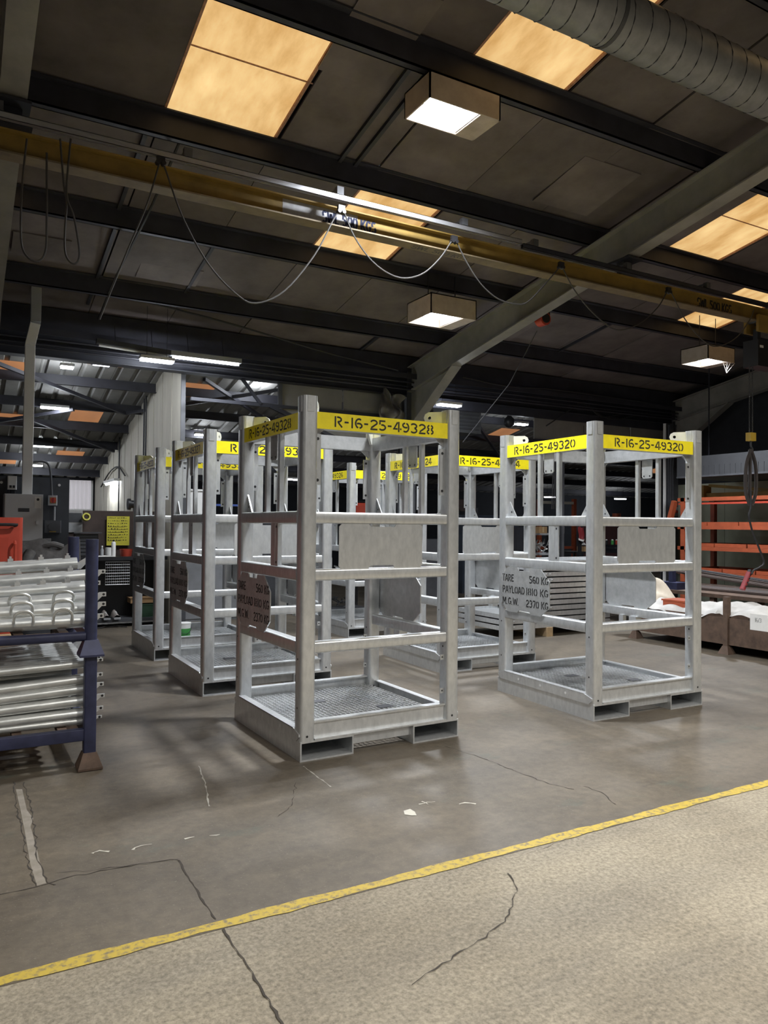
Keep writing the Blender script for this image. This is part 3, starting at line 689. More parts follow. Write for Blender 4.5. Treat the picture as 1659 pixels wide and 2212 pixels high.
for x, y in ((2.2, -.6), (5.2, .4), (9.0, 1.6), (.2, -3.8), (6.2, -3.4), (-3.0, 2.2)):  # leftmost lamp is an added weaker fill for the cages' left faces
    highbay(x-.33, x+.33, y-.26, y+.26, 4.62, .26, 'unseen box lamp of the same kind hung over the pale walkway', roof(y), 'box lamps over the walkway', WALK_W*(1 if x > -2 else .55), (1, .965, .90))
def led(u, v, y, L, label, name='led_batten', yaw=0, group=None, watts=None, hang=None, z=None):
    P = ony(u, v, y); t = thing(name, label, 'lamp', P, yaw, group)
    MB().box(-L/2, -.07, .012, L/2, .07, .05).build('body', WHITE, t)
    MB().box(-L/2+.01, -.06, -.012, L/2-.01, .06, .012).build('diffuser', LEDM, t)
    top = hang if hang else lean(y)
    for sx in (-1, 1): MB().cyl((sx*L*.3, 0, .05), (sx*L*.3, 0, top-P.z), .003, 5).build('hanger', CABLE, t)
    d_ = bpy.data.lights.new('lamp_glow', 'POINT'); d_.energy = watts or LED_W; d_.color = (.88, .93, 1); d_.shadow_soft_size = .06
    g_ = bpy.data.objects.new('lamp_glow', d_); C.objects.link(g_); g_.parent = t; g_.location = (0, 0, -.09); return t
led(339, 780, 9.75, .42, 'short bright LED panel beside the long fluorescent batten', hang=roof(9.75), watts=28)
led(118, 882, 13.0, .42, 'bright LED batten under the lean-to above the electrical cabinet')
led(88, 964, 15.4, .42, 'small LED batten far under the lean-to behind the white trunking')
led(145, 794, 11.4, .18, 'small square LED floodlight under the lean-to near the dark panel heater')
led(560, 829, 11.6, .17, 'small round LED lamp with a dangling cord under the eave')
led(970, 876, 9.9, .42, 'bright LED batten above the right post of the cage numbered 49328', hang=roof(9.9), watts=22)
led(1126, 917, 11.2, .26, 'LED lamp beside the black globe fan under the eave')
led(632, 1036, 15.0, .28, 'distant LED batten glimpsed between the cages numbered 49328 and 49327')
led(1188, 1074, 16.2, .34, 'distant LED batten seen through the cage numbered 49320 beside the cable bundle')
led(1340, 1078, 16.5, .40, 'distant LED batten seen through the cage numbered 49320 above the orange case')
led(438, 940, 14.0, .3, 'distant LED batten behind the top of the cage numbered 49327')
led(75, 1006, 16.6, .3, 'small LED batten low under the lean-to eave beside the conduit')
# long fluorescent battens hung from the eave
P0, P1, P2 = ony(208, 742, 9.8), ony(368, 768, 9.8), ony(520, 786, 9.8)
for a, b, on, lab in ((P0, P1, 0, 'unlit long fluorescent batten hung from the eave beam'), (P1, P2, 1, 'lit long fluorescent batten hung from the eave beam')):
    t = thing('fluorescent_batten', lab, 'lamp', a); L = (b-a).length; d = (b-a)
    m = MB(); m.bar((0, 0, .03), d+Vector((0, 0, .03)), .09, .06); m.build('body', DGREY if not on else GREY, t)
    m = MB(); m.cyl((.03, 0, -.015), d*.97+Vector((0, 0, -.015)), .018, 8); m.build('tube', LEDM if on else WHITE, t, True)
    for f in (.25, .75): MB().cyl(d*f+Vector((0, 0, .06)), d*f+Vector((0, .1, 3.95-a.z)), .004, 5).build('hanger', CABLE, t)
    if on: arealight(t, d*.5+Vector((0, 0, -.05)), L*.9, .06, 45)
t = thing('fluorescent_batten', 'slim fluorescent strip fixed to the cream wall above the workbench', 'lamp', onx(240, 1042, 2.6)); m = MB(); m.box(-.05, -.6, .0, .05, .6, .05); m.build('body', WHITE, t); m = MB(); m.cyl((0, -.57, -.02), (0, .57, -.02), .018, 8); m.build('tube', LEDM, t); arealight(t, (-.05, 0, -.05), .06, 1.1, 12); MB().box(.05, -.05, .0, .07, .05, .05).build('bracket', DGREY, t)
# ================================================================== CRANE
CY = 5.77
t = thing('crane_beam', 'yellow overhead crane beam lettered SWL 500 KGS hung under the rafters', 'crane', (0, CY, 3.962))
xa, xb = -3, 17
MB().box(xa, -.07, 0, xb, .07, .012).build('bottom_flange', mat('flange_brown', (.14, .105, .06), .7, 0, var=.3, scale=5), t)  # bottom flange in a browner tone than the yellow web
w_ = MB(); w_.box(xa, -.004, .012, xb, .004, .158); web = w_.build('web', CRANE, t)
MB().box(xa, -.06, .158, xb, .06, .170).build('top_flange', CRANE, t)
m = MB(); q = ony(610, 443, CY); q2 = ony(715, 470, CY); m.box(q.x, -.0065, .014, q2.x+.25, -.0045, .156); m.build('white_patch', mat('white_patch', (.30, .30, .31), .5, 0, var=.2, scale=20), web)
m = MB(); letter(m, 'SWL 500 KGS', (ony(695, 470, CY).x, -.0066, .035), (1, 0, 0), (0, 0, 1), (0, -1, 0), .10, .52/(textwidth('SWL 500 KGS')*.10), .19)
m.build('lettering', mat('letter_blue', (.008, .012, .04), .8), web, stuff=True)
m = MB(); letter(m, 'SWL 500 KGS', (ony(1505, 665, CY).x, -.0046, .03), (1, 0, 0), (0, 0, 1), (0, -1, 0), .11, .62/(textwidth('SWL 500 KGS')*.11), .18)
m.build('lettering', BLK, web, stuff=True)
m = MB(); letter(m, 'SWL 500 KGS', (ony(890, 535, CY).x, .04, -.0002), (1, 0, 0), (0, -1, 0), (0, 0, -1), .08, .62/(textwidth('SWL 500 KGS')*.08), .14)
m.build('lettering', BLK, t.children[0], stuff=True)
# festoon tracks
TY = 5.56
def track(ua, va, ub, vb, mt, lab):
    a, b = ony(ua, va, TY), ony(ub, vb, TY); z = (a.z+b.z)/2
    t = thing('festoon_track', lab, 'cable track', (a.x, TY, z)); L = b.x-a.x
    m = MB(); m.box(0, -.02, .0, L, -.016, .045); m.box(0, .016, .0, L, .02, .045); m.box(0, -.02, .041, L, .02, .045); m.box(0, -.02, 0, L, -.006, .004); m.box(0, .006, 0, L, .02, .004); m.build('rail', mt, t)
    for k in range(int(L/1.25)+1):
        x = .15+k*1.25
        if x < L-.05:
            m = MB(); m.box(x-.03, -.025, .045, x+.03, .025, .11); m.box(x-.02, 0, .09, x+.02, .17, .105); m.build('bracket', DGREY, t)
    return t
track(-60, 238, 1125, 531, ALU, 'bright aluminium festoon track beside the crane beam')
track(1128, 531, 1720, 683, DARKP, 'dark festoon track carrying on toward the chain hoist')
# festoon cable with trolleys
t = thing('festoon_cable', 'thin grey festoon cable looping below the crane track', 'cable', (0, 0, 0))
loops = [[(345, 350), (318, 440), (280, 530), (235, 640), (215, 690)],
         [(352, 350), (395, 470), (450, 570), (510, 635), (553, 655), (615, 628), (680, 550), (720, 475), (734, 455)],
         [(742, 455), (765, 510), (800, 560), (838, 590), (875, 601), (915, 590), (950, 558), (975, 522)],
         [(986, 522), (1010, 570), (1040, 615), (1075, 645), (1110, 656), (1140, 652), (1185, 605), (1208, 578)],
         [(1215, 578), (1240, 625), (1280, 675), (1330, 712), (1380, 700), (1420, 665), (1440, 632)],
         [(1450, 632), (1480, 690), (1518, 735), (1550, 748), (1590, 730), (1620, 690), (1628, 670)]]
for L in loops:
    m = MB(); m.tube(cat_rom([ony(u, v, TY) for u, v in L], 5), .0065, 6); m.build('cable_loop', CABLEG, t, True)
for u, v in ((347, 346), (737, 452), (981, 517), (1212, 573), (1444, 627)) :
    P = ony(u, v, TY); m = MB(); m.box(P.x-.03, TY-.015, P.z-.02, P.x+.03, TY+.015, P.z+.03); m.cyl((P.x-.02, TY-.02, P.z-.02), (P.x-.02, TY+.02, P.z-.02), .018, 8); m.cyl((P.x+.02, TY-.02, P.z-.02), (P.x+.02, TY+.02, P.z-.02), .018, 8); m.build('trolley', BLACK, t)
t = thing('hanging_cable', 'two long cable loops hanging from the festoon track beside the left rafter', 'cable')
for L in ([(58, 300), (48, 400), (45, 500), (52, 545), (78, 565), (98, 545), (101, 480), (101, 330)], [(130, 300), (138, 400), (144, 440), (140, 500), (142, 550), (160, 570), (172, 548), (160, 470), (144, 420), (150, 330), (153, 300)]):
    m = MB(); m.tube(cat_rom([ony(u, v, TY-.05) for u, v in L], 5), .007, 6); m.build('cable_loop', CABLEG, t, True)
t = thing('hanging_cable', 'dark cable drooping from the ceiling down toward the lean-to', 'cable')
m = MB(); m.tube(cat_rom([ony(395, 290, 6.3), ony(330, 440, 6.9), ony(280, 540, 7.9), ony(245, 610, 8.9), ony(212, 690, 9.9)], 6), .012, 6); m.build('cable_run', CABLE, t, True)
t = thing('reel_cable', 'taut thin cable running down from the red hose reel', 'cable')
m = MB(); m.tube([ony(1160, 715, 7.3), ony(1100, 830, 7.9), ony(1000, 955, 8.4)], .006, 5); m.build('cable_run', CABLE, t)
# red hose reel under the rafter
P = ony(1172, 690, 7.35); t = thing('hose_reel', 'small red and black hose reel clamped under the sloping rafter', 'hose reel', P)
MB().cyl((0, -.06, 0), (0, .06, 0), .085, 16).build('drum', RED, t, True)
MB().box(-.12, -.05, .04, .08, .05, .14).build('bracket', BLACK, t); MB().cyl((0, -.075, 0), (0, -.06, 0), .06, 12).build('cover', BLACK, t)
MB().box(-.03, -.03, .13, .03, .03, .10+.08).build('clamp', BLACK, t)
# chain hoist
H = ony(1636, 690, CY); t = thing('chain_hoist', 'black chain hoist with yellow trolley riding the crane beam', 'hoist', (H.x, CY, 3.93))
MB().box(-.12, -.10, -.10, .10, -.065, .10).build('trolley_plate', CRANE, t); MB().box(-.12, .065, -.10, .10, .10, .10).build('trolley_plate', CRANE, t)
for sx in (-.07, .05): MB().cyl((sx, -.062, .045), (sx, .062, .045), .03, 12).build('wheel', DGREY, t, True)
MB().bar((-.01, 0, -.05), (-.01, 0, -.22), .06).build('hook', DARKP, t)
MB().box(-.13, -.1, -.52, .34, .1, -.2).box(.34, -.08, -.48, .50, .08, -.24).build('motor_body', BLACK, t)
MB().box(-.10, -.101, -.30, -.03, -.1005, -.27).box(.18, -.101, -.33, .24, -.1005, -.30).build('labels', PAPER, t)
zc = ony(1622, 935, CY).z-3.93; xc = ony(1622, 935, CY).x-H.x
lk = MB(); pts = [(math.cos(a)*.008, 0, math.sin(a)*.014) for a in [k*PI/4 for k in range(9)]]; lk.tube(pts, .003, 4); link = lk.mesh('chain_link', DGREY, True)
for s in (-.028, .028):
    for k in range(int((-.5-zc)/.021)): inst(link, 'chain_link', t, (xc+s, 0, -.52-k*.021), (0, 0, (k % 2)*PI/2))
MB().box(xc-.05, -.035, zc-.10, xc+.05, .035, zc).build('hook_block', mat('hook_yellow', (.55, .36, .04), .5), t)
m = MB(); m.tube(cat_rom([(xc, 0, zc-.10), (xc, 0, zc-.16), (xc+.03, 0, zc-.2), (xc+.01, 0, zc-.25), (xc-.03, 0, zc-.22)], 4), .012, 6); m.build('load_hook', DGREY, t, True)
t = thing('lifting_sling', 'dark web sling doubled over the hoist hook', 'sling', (H.x+xc, CY, 3.93+zc-.2)); SL = mat('sling_web', (.05, .042, .04), .9)
m = MB()
for pts in ([(-.0, 0, .0), (-.06, .02, -.2), (-.07, .02, -.5), (-.02, 0, -.68)], [(0, 0, 0), (.06, -.02, -.2), (.07, -.02, -.5), (.02, 0, -.68)], [(0, .01, 0), (.01, .02, -.3), (-.01, .01, -.66)]): m.tube(cat_rom(pts, 5), .022, 6)
m.build('strap', SL, t, True)
t = thing('pendant_control', 'red and black crane pendant control hanging on its cable', 'remote control', ony(1612, 1255, CY))
P = ony(1612, 1255, CY)
m = MB(); m.bar(Vector((-.075, 0, -.1)), Vector((.055, 0, .1)), .06, .045, .012); m.build('case', REDD, t, True)
m = MB(); m.bar(Vector((.05, 0, .09)), Vector((.075, 0, .13)), .045, .04, .01); m.build('cable_gland', BLACK, t)
for k in range(4): MB().cyl(Vector((-.05+.03*k, -.022, -.06+.045*k)), Vector((-.05+.03*k, -.034, -.06+.045*k)), .011, 8).build('button', BLACK, t)
m = MB(); m.tube(cat_rom([ony(u, v, CY-.05)-P for u, v in ((1622, 1060), (1622, 1095), (1618, 1115), (1626, 1150), (1640, 1185), (1650, 1215), (1640, 1226), (1628, 1232), (1624, 1240))], 6), .012, 6); m.build('cable', CABLE, t, True)
# spiral duct
t = thing('spiral_duct', 'grey spiral wound ventilation duct running under the roof', 'duct', (0, 3.32, 4.57)); R = .166
m = MB(); m.cyl((1.2, 0, 0), (17, 0, 0), R, 40); m.build('duct_wall', DUCT, t, True)
hel = [(1.9+k*.15/14+0, (R+.001)*math.cos(2*PI*k/14), (R+.001)*math.sin(2*PI*k/14)) for k in range(14*48)]
m = MB(); m.tube(hel, .0045, 4); m.build('spiral_seam', DARKP, t, True)
for x in (3.4, 5.2, 8, 11):
    m = MB(); m.cyl((x, 0, 0), (x+.03, 0, 0), R+.004, 30); m.build('band', DGREY, t, True); MB().cyl((x+.015, 0, R), (x+.015, 0, roof(3.32)-4.57), .005, 6).build('hanger', DARKP, t)
# ================================================================== LEFT STILLAGES
SX0, SX1, SY0, SY1 = -.58, .70, 4.76, 5.58
def stillage(zb, zt, label, roundpost, rz0, rz1):
    t = thing('post_stillage', label, 'stillage', (SX1, SY0, zb)); ox, oy = SX1, SY0
    for x in (SX0, SX1):
        for y in (SY0, SY1):
            m = MB()
            if roundpost: m.cyl((x-ox, y-oy, .09), (x-ox, y-oy, zt-zb), .036, 16)
            else: m.bar((x-ox, y-oy, .09), (x-ox, y-oy, zt-zb), .068, .068, .008, up=(0, 1, 0))
            p_ = m.build('post', BLUE, t, True)
            m = MB(); a, b = .068, .038; X, Y_ = x-ox, y-oy
            vs = [(X+sx*a, Y_+sy*a, z) for z in (.004, .016) for sx, sy in ((-1, -1), (1, -1), (1, 1), (-1, 1))]+[(X+sx*b, Y_+sy*b, .10) for sx, sy in ((-1, -1), (1, -1), (1, 1), (-1, 1))]
            m.add(vs, [(0, 3, 2, 1)]+[(k+i, k+(i+1) % 4, k+4+(i+1) % 4, k+4+i) for k in (0, 4) for i in range(4)]+[(8, 9, 10, 11)]); m.build('foot', RUST if not roundpost else BLUE, t)
    for y in (SY0, SY1):
        m = MB(); m.bar((SX0+.03-ox, y-oy, (rz0+rz1)/2-zb), (-.03, y-oy, (rz0+rz1)/2-zb), .05, rz1-rz0, .02 if roundpost else .004); m.build('side_rail', BLUE, t, True)
    for x in (SX0, SX1):
        m = MB(); m.bar((x-ox, .03, (rz0+rz1)/2-zb), (x-ox, SY1-oy-.03, (rz0+rz1)/2-zb), .05, rz1-rz0, .004); m.build('end_rail', BLUE, t)
    for k in range(5):
        x = SX0+.15+k*.24; m = MB(); m.box(x-ox, .02, rz1-zb-.03, x-ox+.05, SY1-oy-.02, rz1-zb-.002); m.build('deck_bar', RUST, t)
    return t
stillage(0, .66, 'blue steel stillage on the floor carrying long galvanised bars', False, .17, .238)
stillage(.66, 1.352, 'blue round-post stillage stacked on top, carrying thick galvanised tubes', True, .752, .808)
def tubething(name, label, u, v, y, r, tilt, L, group, lugs=(), fork=True, handles=(), end=None, yaw=0):
    E_ = ony(u, v, y) if end is None else Vector(end); t = thing(name, label, 'tube', E_, group=group)
    D = Vector((-math.cos(tilt)*math.cos(yaw), -math.sin(yaw), -math.sin(tilt))); m = MB()
    m.cyl((0, 0, 0), D*L, r, 18); m.build('pipe', GALVT, t, True)
    for q in lugs:
        p_ = D*q+Vector((0, -.2*r, r)); m = MB(); m.box(p_.x-.016, p_.y-.012, p_.z-.006, p_.x+.016, p_.y+.012, p_.z+.016); m.box(p_.x-.007, p_.y-.01, p_.z+.016, p_.x+.007, p_.y+.01, p_.z+.03); m.build('lug', GALV, t)
    if fork:
        m = MB(); w_ = r*.9; m.prism([(0, -w_), (.03, -w_), (.075, w_*.3), (.10, w_*.3), (.10, w_), (.06, w_), (.0, 0)], (-.005, -.006, 0), (1, 0, 0), (0, 0, 1), (0, 1, 0), .012); f_ = m.build('end_fork', GALV, t)
        h = MB(); hole(h, (.08, -.0075, w_*.65), (0, 1, 0), .008); h.build('pin_hole', BLACK, f_)
    for q, wd, hh in handles:
        b = D*q+Vector((0, -r*.9, .0)); pts = [b+Vector((0, 0, -.01)), b+Vector((0, -.015, hh*.6)), b+Vector((-.018, -.02, hh)), b+Vector((-wd/2, -.022, hh+.008)), b+Vector((-wd+.018, -.02, hh)), b+Vector((-wd, -.015, hh*.6)), b+Vector((-wd, 0, -.01))]
        m = MB(); m.tube(cat_rom(pts, 4), .0085, 7); m.build('handle', GALVT, t, True)
    return t
G1 = 'thick galvanised tubes on the upper stillage'
UP = [(166, 1217, 5.40, 'thick galvanised tube lying on top of the heap, with a bent white end bracket', (.06, .22, .40), ()),
      (194, 1243, 5.22, 'thick galvanised tube second from the top of the heap with pale bracket lugs', (.12, .26, .42), ()),
      (182, 1268, 5.06, 'thick galvanised tube third from the top of the heap', (.10, .24, .38), ()),
      (194, 1293, 4.98, 'thick galvanised tube with square bent handles midway down the heap', (), ((.10, .11, .05), (.34, .11, .05))),
      (193, 1314, 4.90, 'thick galvanised tube with square handles just above the lowest one', (), ((.10, .11, .055), (.32, .11, .055))),
      (188, 1340, 4.855, 'lowest thick galvanised tube with arched handles, resting on the upper rail', (), ((.09, .10, .07), (.30, .10, .07)))]
for k, (u, v, y, lab, lg, hd) in enumerate(UP): tubething('galvanised_tube', lab, u, v, y, .041, (.05, .05, .045, .03, .02, .006)[k], 1.2, G1, lg, True, hd)
for (x, y, z) in ((.52, 5.48, .86), (.55, 5.36, .86), (.52, 5.46, .95), (.56, 5.20, .86), (.55, 5.30, .94), (.5, 5.12, .94), (.56, 5.04, .86), (.54, 5.38, 1.02)):
    tubething('galvanised_tube', 'thick galvanised tube buried inside the heap on the upper stillage', 0, 0, 0, .041, .0, 1.1, G1, (), False, (), (x-.02, y, z))
G2 = 'thin galvanised bars on the lower stillage'
for k in range(12):
    f = k/11; y = 5.50-.655*f; u = 152+34*f; v = 1414+45*f
    E_ = ony(u, v, y); E_.z = .625-.02*f
    tubething('galvanised_bar', 'thin galvanised bar in the even top layer on the lower stillage', 0, 0, 0, .026, .03, 1.15, G2, (), True, (), E_)
G3 = 'thick galvanised tubes on the lower stillage'
for k, (u, v, lab) in enumerate(((186, 1466, 'thick galvanised tube directly below the thin bars on the lower stillage'), (188, 1487, 'thick galvanised tube second below the thin bars on the lower stillage'), (190, 1512, 'thick galvanised tube in the middle of the lower stillage load'), (187, 1539, 'thick galvanised tube near the bottom of the lower stillage load'), (184, 1556, 'lowest thin galvanised tube on the lower stillage deck'))):
    tubething('galvanised_tube', lab, u, v, 4.874-.005*k, .033 if k < 4 else .022, .05-.012*k, 1.15, G3, (), True)
for y in (4.98, 5.1, 5.22, 5.34, 5.46):
    for z in (.275, .36, .445, .53): tubething('galvanised_tube', 'thick galvanised tube inside the load of the lower stillage', 0, 0, 0, .039, 0, 1.1, G3, (), False, (), (.62, y, z))
# cardboard boxes behind the stillages
def carton(u0, u1, vt, y, hgt, dep, label, z0=None, name='cardboard_box'):
    a, b = ony(u0, vt, y), ony(u1, vt, y); zt = a.z; zb = zt-hgt if z0 is None else z0
    t = thing(name, label, 'box', ((a.x+b.x)/2, y+dep/2, zb)); w_ = (b.x-a.x)/2; h = zt-zb
    MB().box(-w_, -dep/2, 0, w_, dep/2, h-.006).build('carton', CARD, t)
    for s in (-1, 1): m = MB(); m.add([(-w_, s*dep/2, h-.005), (w_, s*dep/2, h-.005), (w_, s*.004, h+.004), (-w_, s*.004, h+.004)], [(0, 1, 2, 3)]); m.build('flap', CARD, t)
    MB().box(-w_*.3, -dep/2-.001, h-.06, w_*.3, -dep/2-.0005, h-.02).build('tape', mat('tape', (.45, .33, .18), .4), t)
    return t
carton(-40, 50, 1385, 6.05, .5, .35, 'brown cardboard box behind the lower stillage with a white shipping label', 0)
carton(64, 140, 1383, 6.05, .5, .35, 'brown taped cardboard box standing behind the lower stillage', 0)
# red tool chest
P = ony(50, 1118, 7.0); t = thing('tool_chest', 'orange red metal tool chest behind the galvanised tubes', 'tool chest', (P.x-.35, 7.2, 0))
MB().bar((0, 0, .08), (0, 0, P.z), .7, .42, .03, up=(0, 1, 0)).build('body', RED, t, True)
MB().tube(cat_rom([(-.3, -.23, P.z-.07), (-.28, -.25, P.z-.06), (.26, -.25, P.z-.06), (.28, -.23, P.z-.07)], 3), .014, 6).build('top_handle', BLACK, t, True)
for k in range(5): MB().box(-.30, -.222, .15+k*.24, .24, -.212, .36+k*.24).build('drawer', RED, t)
MB().tube([(.29, -.22, .85), (.29, -.25, .87), (.29, -.25, P.z-.22), (.29, -.22, P.z-.2)], .012, 6).build('side_handle', RED, t)
for sx in (-.28, .28):
    for sy in (-.15, .15): MB().cyl((sx-.015, sy, .04), (sx+.015, sy, .04), .04, 10).build('castor', BLACK, t)
# ================================================================== ELECTRICAL WALL
YE = 10.0
def yrect(u0, v0, u1, v1, y): a, b = ony(u0, v0, y), ony(u1, v1, y); return a.x, b.z, b.x, a.z
x0, z0, x1, z1 = yrect(10, 1066, 92, 1180, YE-.32)
t = thing('electrical_cabinet', 'pale grey steel electrical cabinet fixed to the dark partition', 'cabinet', ((x0+x1)/2, YE, z0)); w_ = (x1-x0)/2; h = z1-z0
CABM = mat('cabinet_enamel', (.50, .505, .51), .45, 0, var=.05)
MB().box(-w_, -.30, 0, w_, .018, h).build('body', CABM, t)
d_ = MB().box(-w_+.006, -.315, .006, w_-.006, -.301, h-.006).build('door', CABM, t)
MB().box(w_-.075, -.335, h*.42, w_-.05, -.316, h*.49).build('lock_handle', ALU, d_)
MB().box(-w_*.3, -.317, h*.66, w_*.28, -.3155, h*.73).build('name_plate', DGREY, d_)
MB().box(w_*.55, -.317, h*.73, w_*.9, -.3155, h*.95).build('notice', PAPER, d_)
hm = MB(); hole(hm, (w_*.72, -.3185, h*.9), (0, 1, 0), .016); hm.build('notice_symbol', BLACK, d_)
t = thing('cable_trunking', 'white square cable trunking dropping from the eave to the electrical cabinet', 'trunking', (x0+.27, YE-.12, z1))
o = Vector((x0+.27, YE-.12, z1)); A = Vector((ony(58, 1065, YE-.12).x, YE-.12, z1+.002)); B = ony(65, 745, YE-.12); Cc = ony(74, 695, 9.7); D_ = ony(78, 640, 9.7); D_.z = roof(9.7)-.01; Cc.x = D_.x
MB().bar(A-o, B-o, .11, .09, .004, up=(0, 1, 0)).build('lower_duct', WHITE, t); MB().bar(B-o, Cc-o, .11, .09, .004, up=(0, 1, 0)).build('offset_bend', WHITE, t); MB().bar(Cc-o, D_-o, .11, .09, .004, up=(0, 1, 0)).build('upper_duct', GREY, t)
x0, z0, x1, z1 = yrect(16, 1028, 36, 1058, YE); t = thing('meter_box', 'small white meter box on the dark partition above the cabinet', 'meter', ((x0+x1)/2, YE, z0)); w_ = (x1-x0)/2; h = z1-z0
MB().bar((0, 0, 0), (0, 0, h), w_*2, .08, .012, up=(0, 1, 0)).build('case', WHITE, t); MB().box(-w_*.6, -.042, .02, -.005, -.0405, .05).build('display', BLACK, t); MB().box(.005, -.042, .02, w_*.6, -.0405, .05).build('display', BLACK, t)
for s in (-.03, .03): MB().cyl((s, 0, -.05), (s, 0, 0), .008, 6).build('conduit', DGREY, t)
x0, z0, x1, z1 = yrect(104, 1070, 123, 1092, YE); t = thing('isolator_switch', 'grey isolator box with a red and yellow rotary handle', 'switch', ((x0+x1)/2, YE, z0)); w_ = (x1-x0)/2; h = z1-z0
MB().bar((0, 0, 0), (0, 0, h), w_*2, .08, .01, up=(0, 1, 0)).build('case', GREY, t); MB().box(-w_*.7, -.044, h*.2, w_*.7, -.041, h*.8).build('face_plate', CRANE, t)
k_ = MB().cyl((0, -.044, h*.5), (0, -.075, h*.5), .034, 14).build('knob', RED, t, True); MB().box(-.008, -.082, h*.5-.032, .008, -.074, h*.5+.032).build('grip', REDD, k_)
P = ony(68, 998, YE-.05); Q = ony(112, 1070, YE-.05)
m = MB(); m.tube(cat_rom([P, ony(92, 997, YE-.05), ony(104, 1003, YE-.05), ony(109, 1020, YE-.05), Q], 6), .014, 8); tag(m.build('conduit_pipe', DGREY, None, True), 'dark conduit pipe bending down from the trunking to the red rotary switch', 'conduit')
x0, z0, x1, z1 = yrect(96, 1124, 131, 1151, YE); t = thing('switch_box', 'old dark grey cast switch box below the red rotary switch', 'switch box', ((x0+x1)/2, YE, z0)); w_ = (x1-x0)/2; h = z1-z0
MB().bar((0, 0, 0), (0, 0, h), w_*2, .09, .012, up=(0, 1, 0)).build('case', DGREY, t); MB().cyl((0, -.045, h*.5), (0, -.07, h*.5), .05, 14).build('dial', DGREY, t, True); MB().box(-.04, -.0475, .008, .035, -.0462, .022).build('warning_label', CRANE, t); MB().cyl((.02, 0, h), (.02, 0, h+.17), .01, 8).build('conduit', GREY, t)
x0, z0, x1, z1 = yrect(95, 1163, 110, 1178, YE); t = thing('socket_box', 'small pale socket box low on the partition', 'socket', ((x0+x1)/2, YE, z0)); MB().box(-(x1-x0)/2, -.02, 0, (x1-x0)/2, .018, z1-z0).build('case', GREY, t); MB().box(-.02, -.024, .03, .02, -.0205, .05).build('rocker', WHITE, t)
for u, v in ((3, 1042), (128, 1048)):
    P = ony(u, v, YE+.01); t = thing('wall_disc', 'small white round fixing disc on the dark partition', 'disc', P, group='white discs on the partition'); MB().cyl((0, 0, 0), (0, -.012, 0), .016, 12).build('disc', WHITE, t)
# corrugated window sheet on the far wall
t = thing('window_11', 'translucent white corrugated sheet window in the far wall', None, kind='structure'); x0, z0, x1, z1 = yrect(131, 1036, 196, 1100, 17.95)
z1 = min(z1, 2.42)
m = MB(); vs = []; fs = []; K = 36
for i in range(K+1):
    x = x0+(x1-x0)*i/K; y = 17.96+(.012 if (i % 5) in (2, 3) else -.012); vs += [(x, y, z0), (x, y, z1)]
m.add(vs, [(2*i, 2*i+2, 2*i+3, 2*i+1) for i in range(K)]); m.build('corrugated_sheet', emis('lit_sheet', (.75, .72, .76), .38), t)
for a in (x0-.04, x1): MB().box(a, 17.93, z0-.05, a+.04, 17.99, z1).build('frame_side', WHITE, t)
MB().box(x0, 17.93, z0-.06, x1, 17.99, z0).build('sill', WHITE, t)
# ================================================================== LEFT WORKBENCH
YB = 10.95
t = thing('notice_board', 'brown back board standing behind the left workbench', 'board', (1.95, 11.42, 0)); zt = ony(200, 1103, 11.4).z
MB().box(-.72, 0, .9, .70, .03, zt).build('board', BROWN, t)
for sx in (-.68, .62): MB().box(sx, .03, 0, sx+.06, .07, zt).build('upright', DGREY, t)
def flat(name, label, cat, u0, v0, u1, v1, y, mt, parts=(), lean_=0):
    x0, z0, x1, z1 = yrect(u0, v0, u1, v1, y); t = thing(name, label, cat, ((x0+x1)/2, y, z0)); w_ = (x1-x0)/2; h = z1-z0
    MB().box(-w_, -.003, 0, w_, .0, h).build('sheet', mt, t)
    for nm, a, b, c, d, mm in parts: MB().box(-w_+2*w_*a, -.0045, h*b, -w_+2*w_*c, -.0035, h*d).build(nm, mm, t)
    return t
flat('calendar_sheet', 'grey printed sheet pinned to the brown back board', 'poster', 142, 1102, 178, 1150, 11.4, mat('old_paper', (.34, .33, .32), .9), (('picture', 0, .45, .95, .88, DGREY), ('text_block', .05, .05, .95, .4, GREY)))
YP = mat('yellow_paper', (.60, .55, .06), .85, 0, var=.08)
t = flat('yellow_poster', 'yellow handwritten poster on the brown back board', 'poster', 231, 1115, 279, 1178, 11.38, YP); m = MB()
x0, z0, x1, z1 = yrect(231, 1115, 279, 1178, 11.38); w_ = (x1-x0)/2; h = z1-z0
for r_ in range(9):
    x = -w_*.9; z = h*(.93-.095*r_)
    if r_ > 2: m.box(x, -.0046, z-.006, x+w_*1.7*random.uniform(.6, 1), -.0038, z-.003)
    while x < w_*.8:
        l_ = random.uniform(.008, .02); m.box(x, -.0046, z, x+l_, -.0038, z+random.uniform(.004, .016)); x += l_+random.uniform(.006, .025)
m.build('handwriting', BLACK, t, stuff=True)
P = ony(186, 1117, 11.3); t = thing('tape_roll', 'green and yellow roll of tape hanging on the brown back board', 'tape roll', P); m = MB(); m.lathe([(.035, -.03), (.055, -.03), (.055, .03), (.035, .03), (.035, -.03)], n=20); o = m.build('roll', mat('tape_yellow', (.45, .42, .03), .5), t, True); o.rotation_euler = (1.3, .3, 0); MB().cyl((0, 0, .04), (0, .085, .06), .005, 5).build('hook', DARKP, t)
t = thing('workbench', 'black steel workbench cluttered with tins and paper beside the cream wall', 'workbench', (1.95, YB, 0)); zt = ony(235, 1203, YB).z
MB().box(-.62, 0, zt-.05, .68, .42, zt).build('worktop', BLACK, t)
for sx in (-.6, .6):
    for sy in (.03, .37): MB().box(sx, sy, 0, sx+.05, sy+.05, zt-.05).build('leg', BLACK, t)
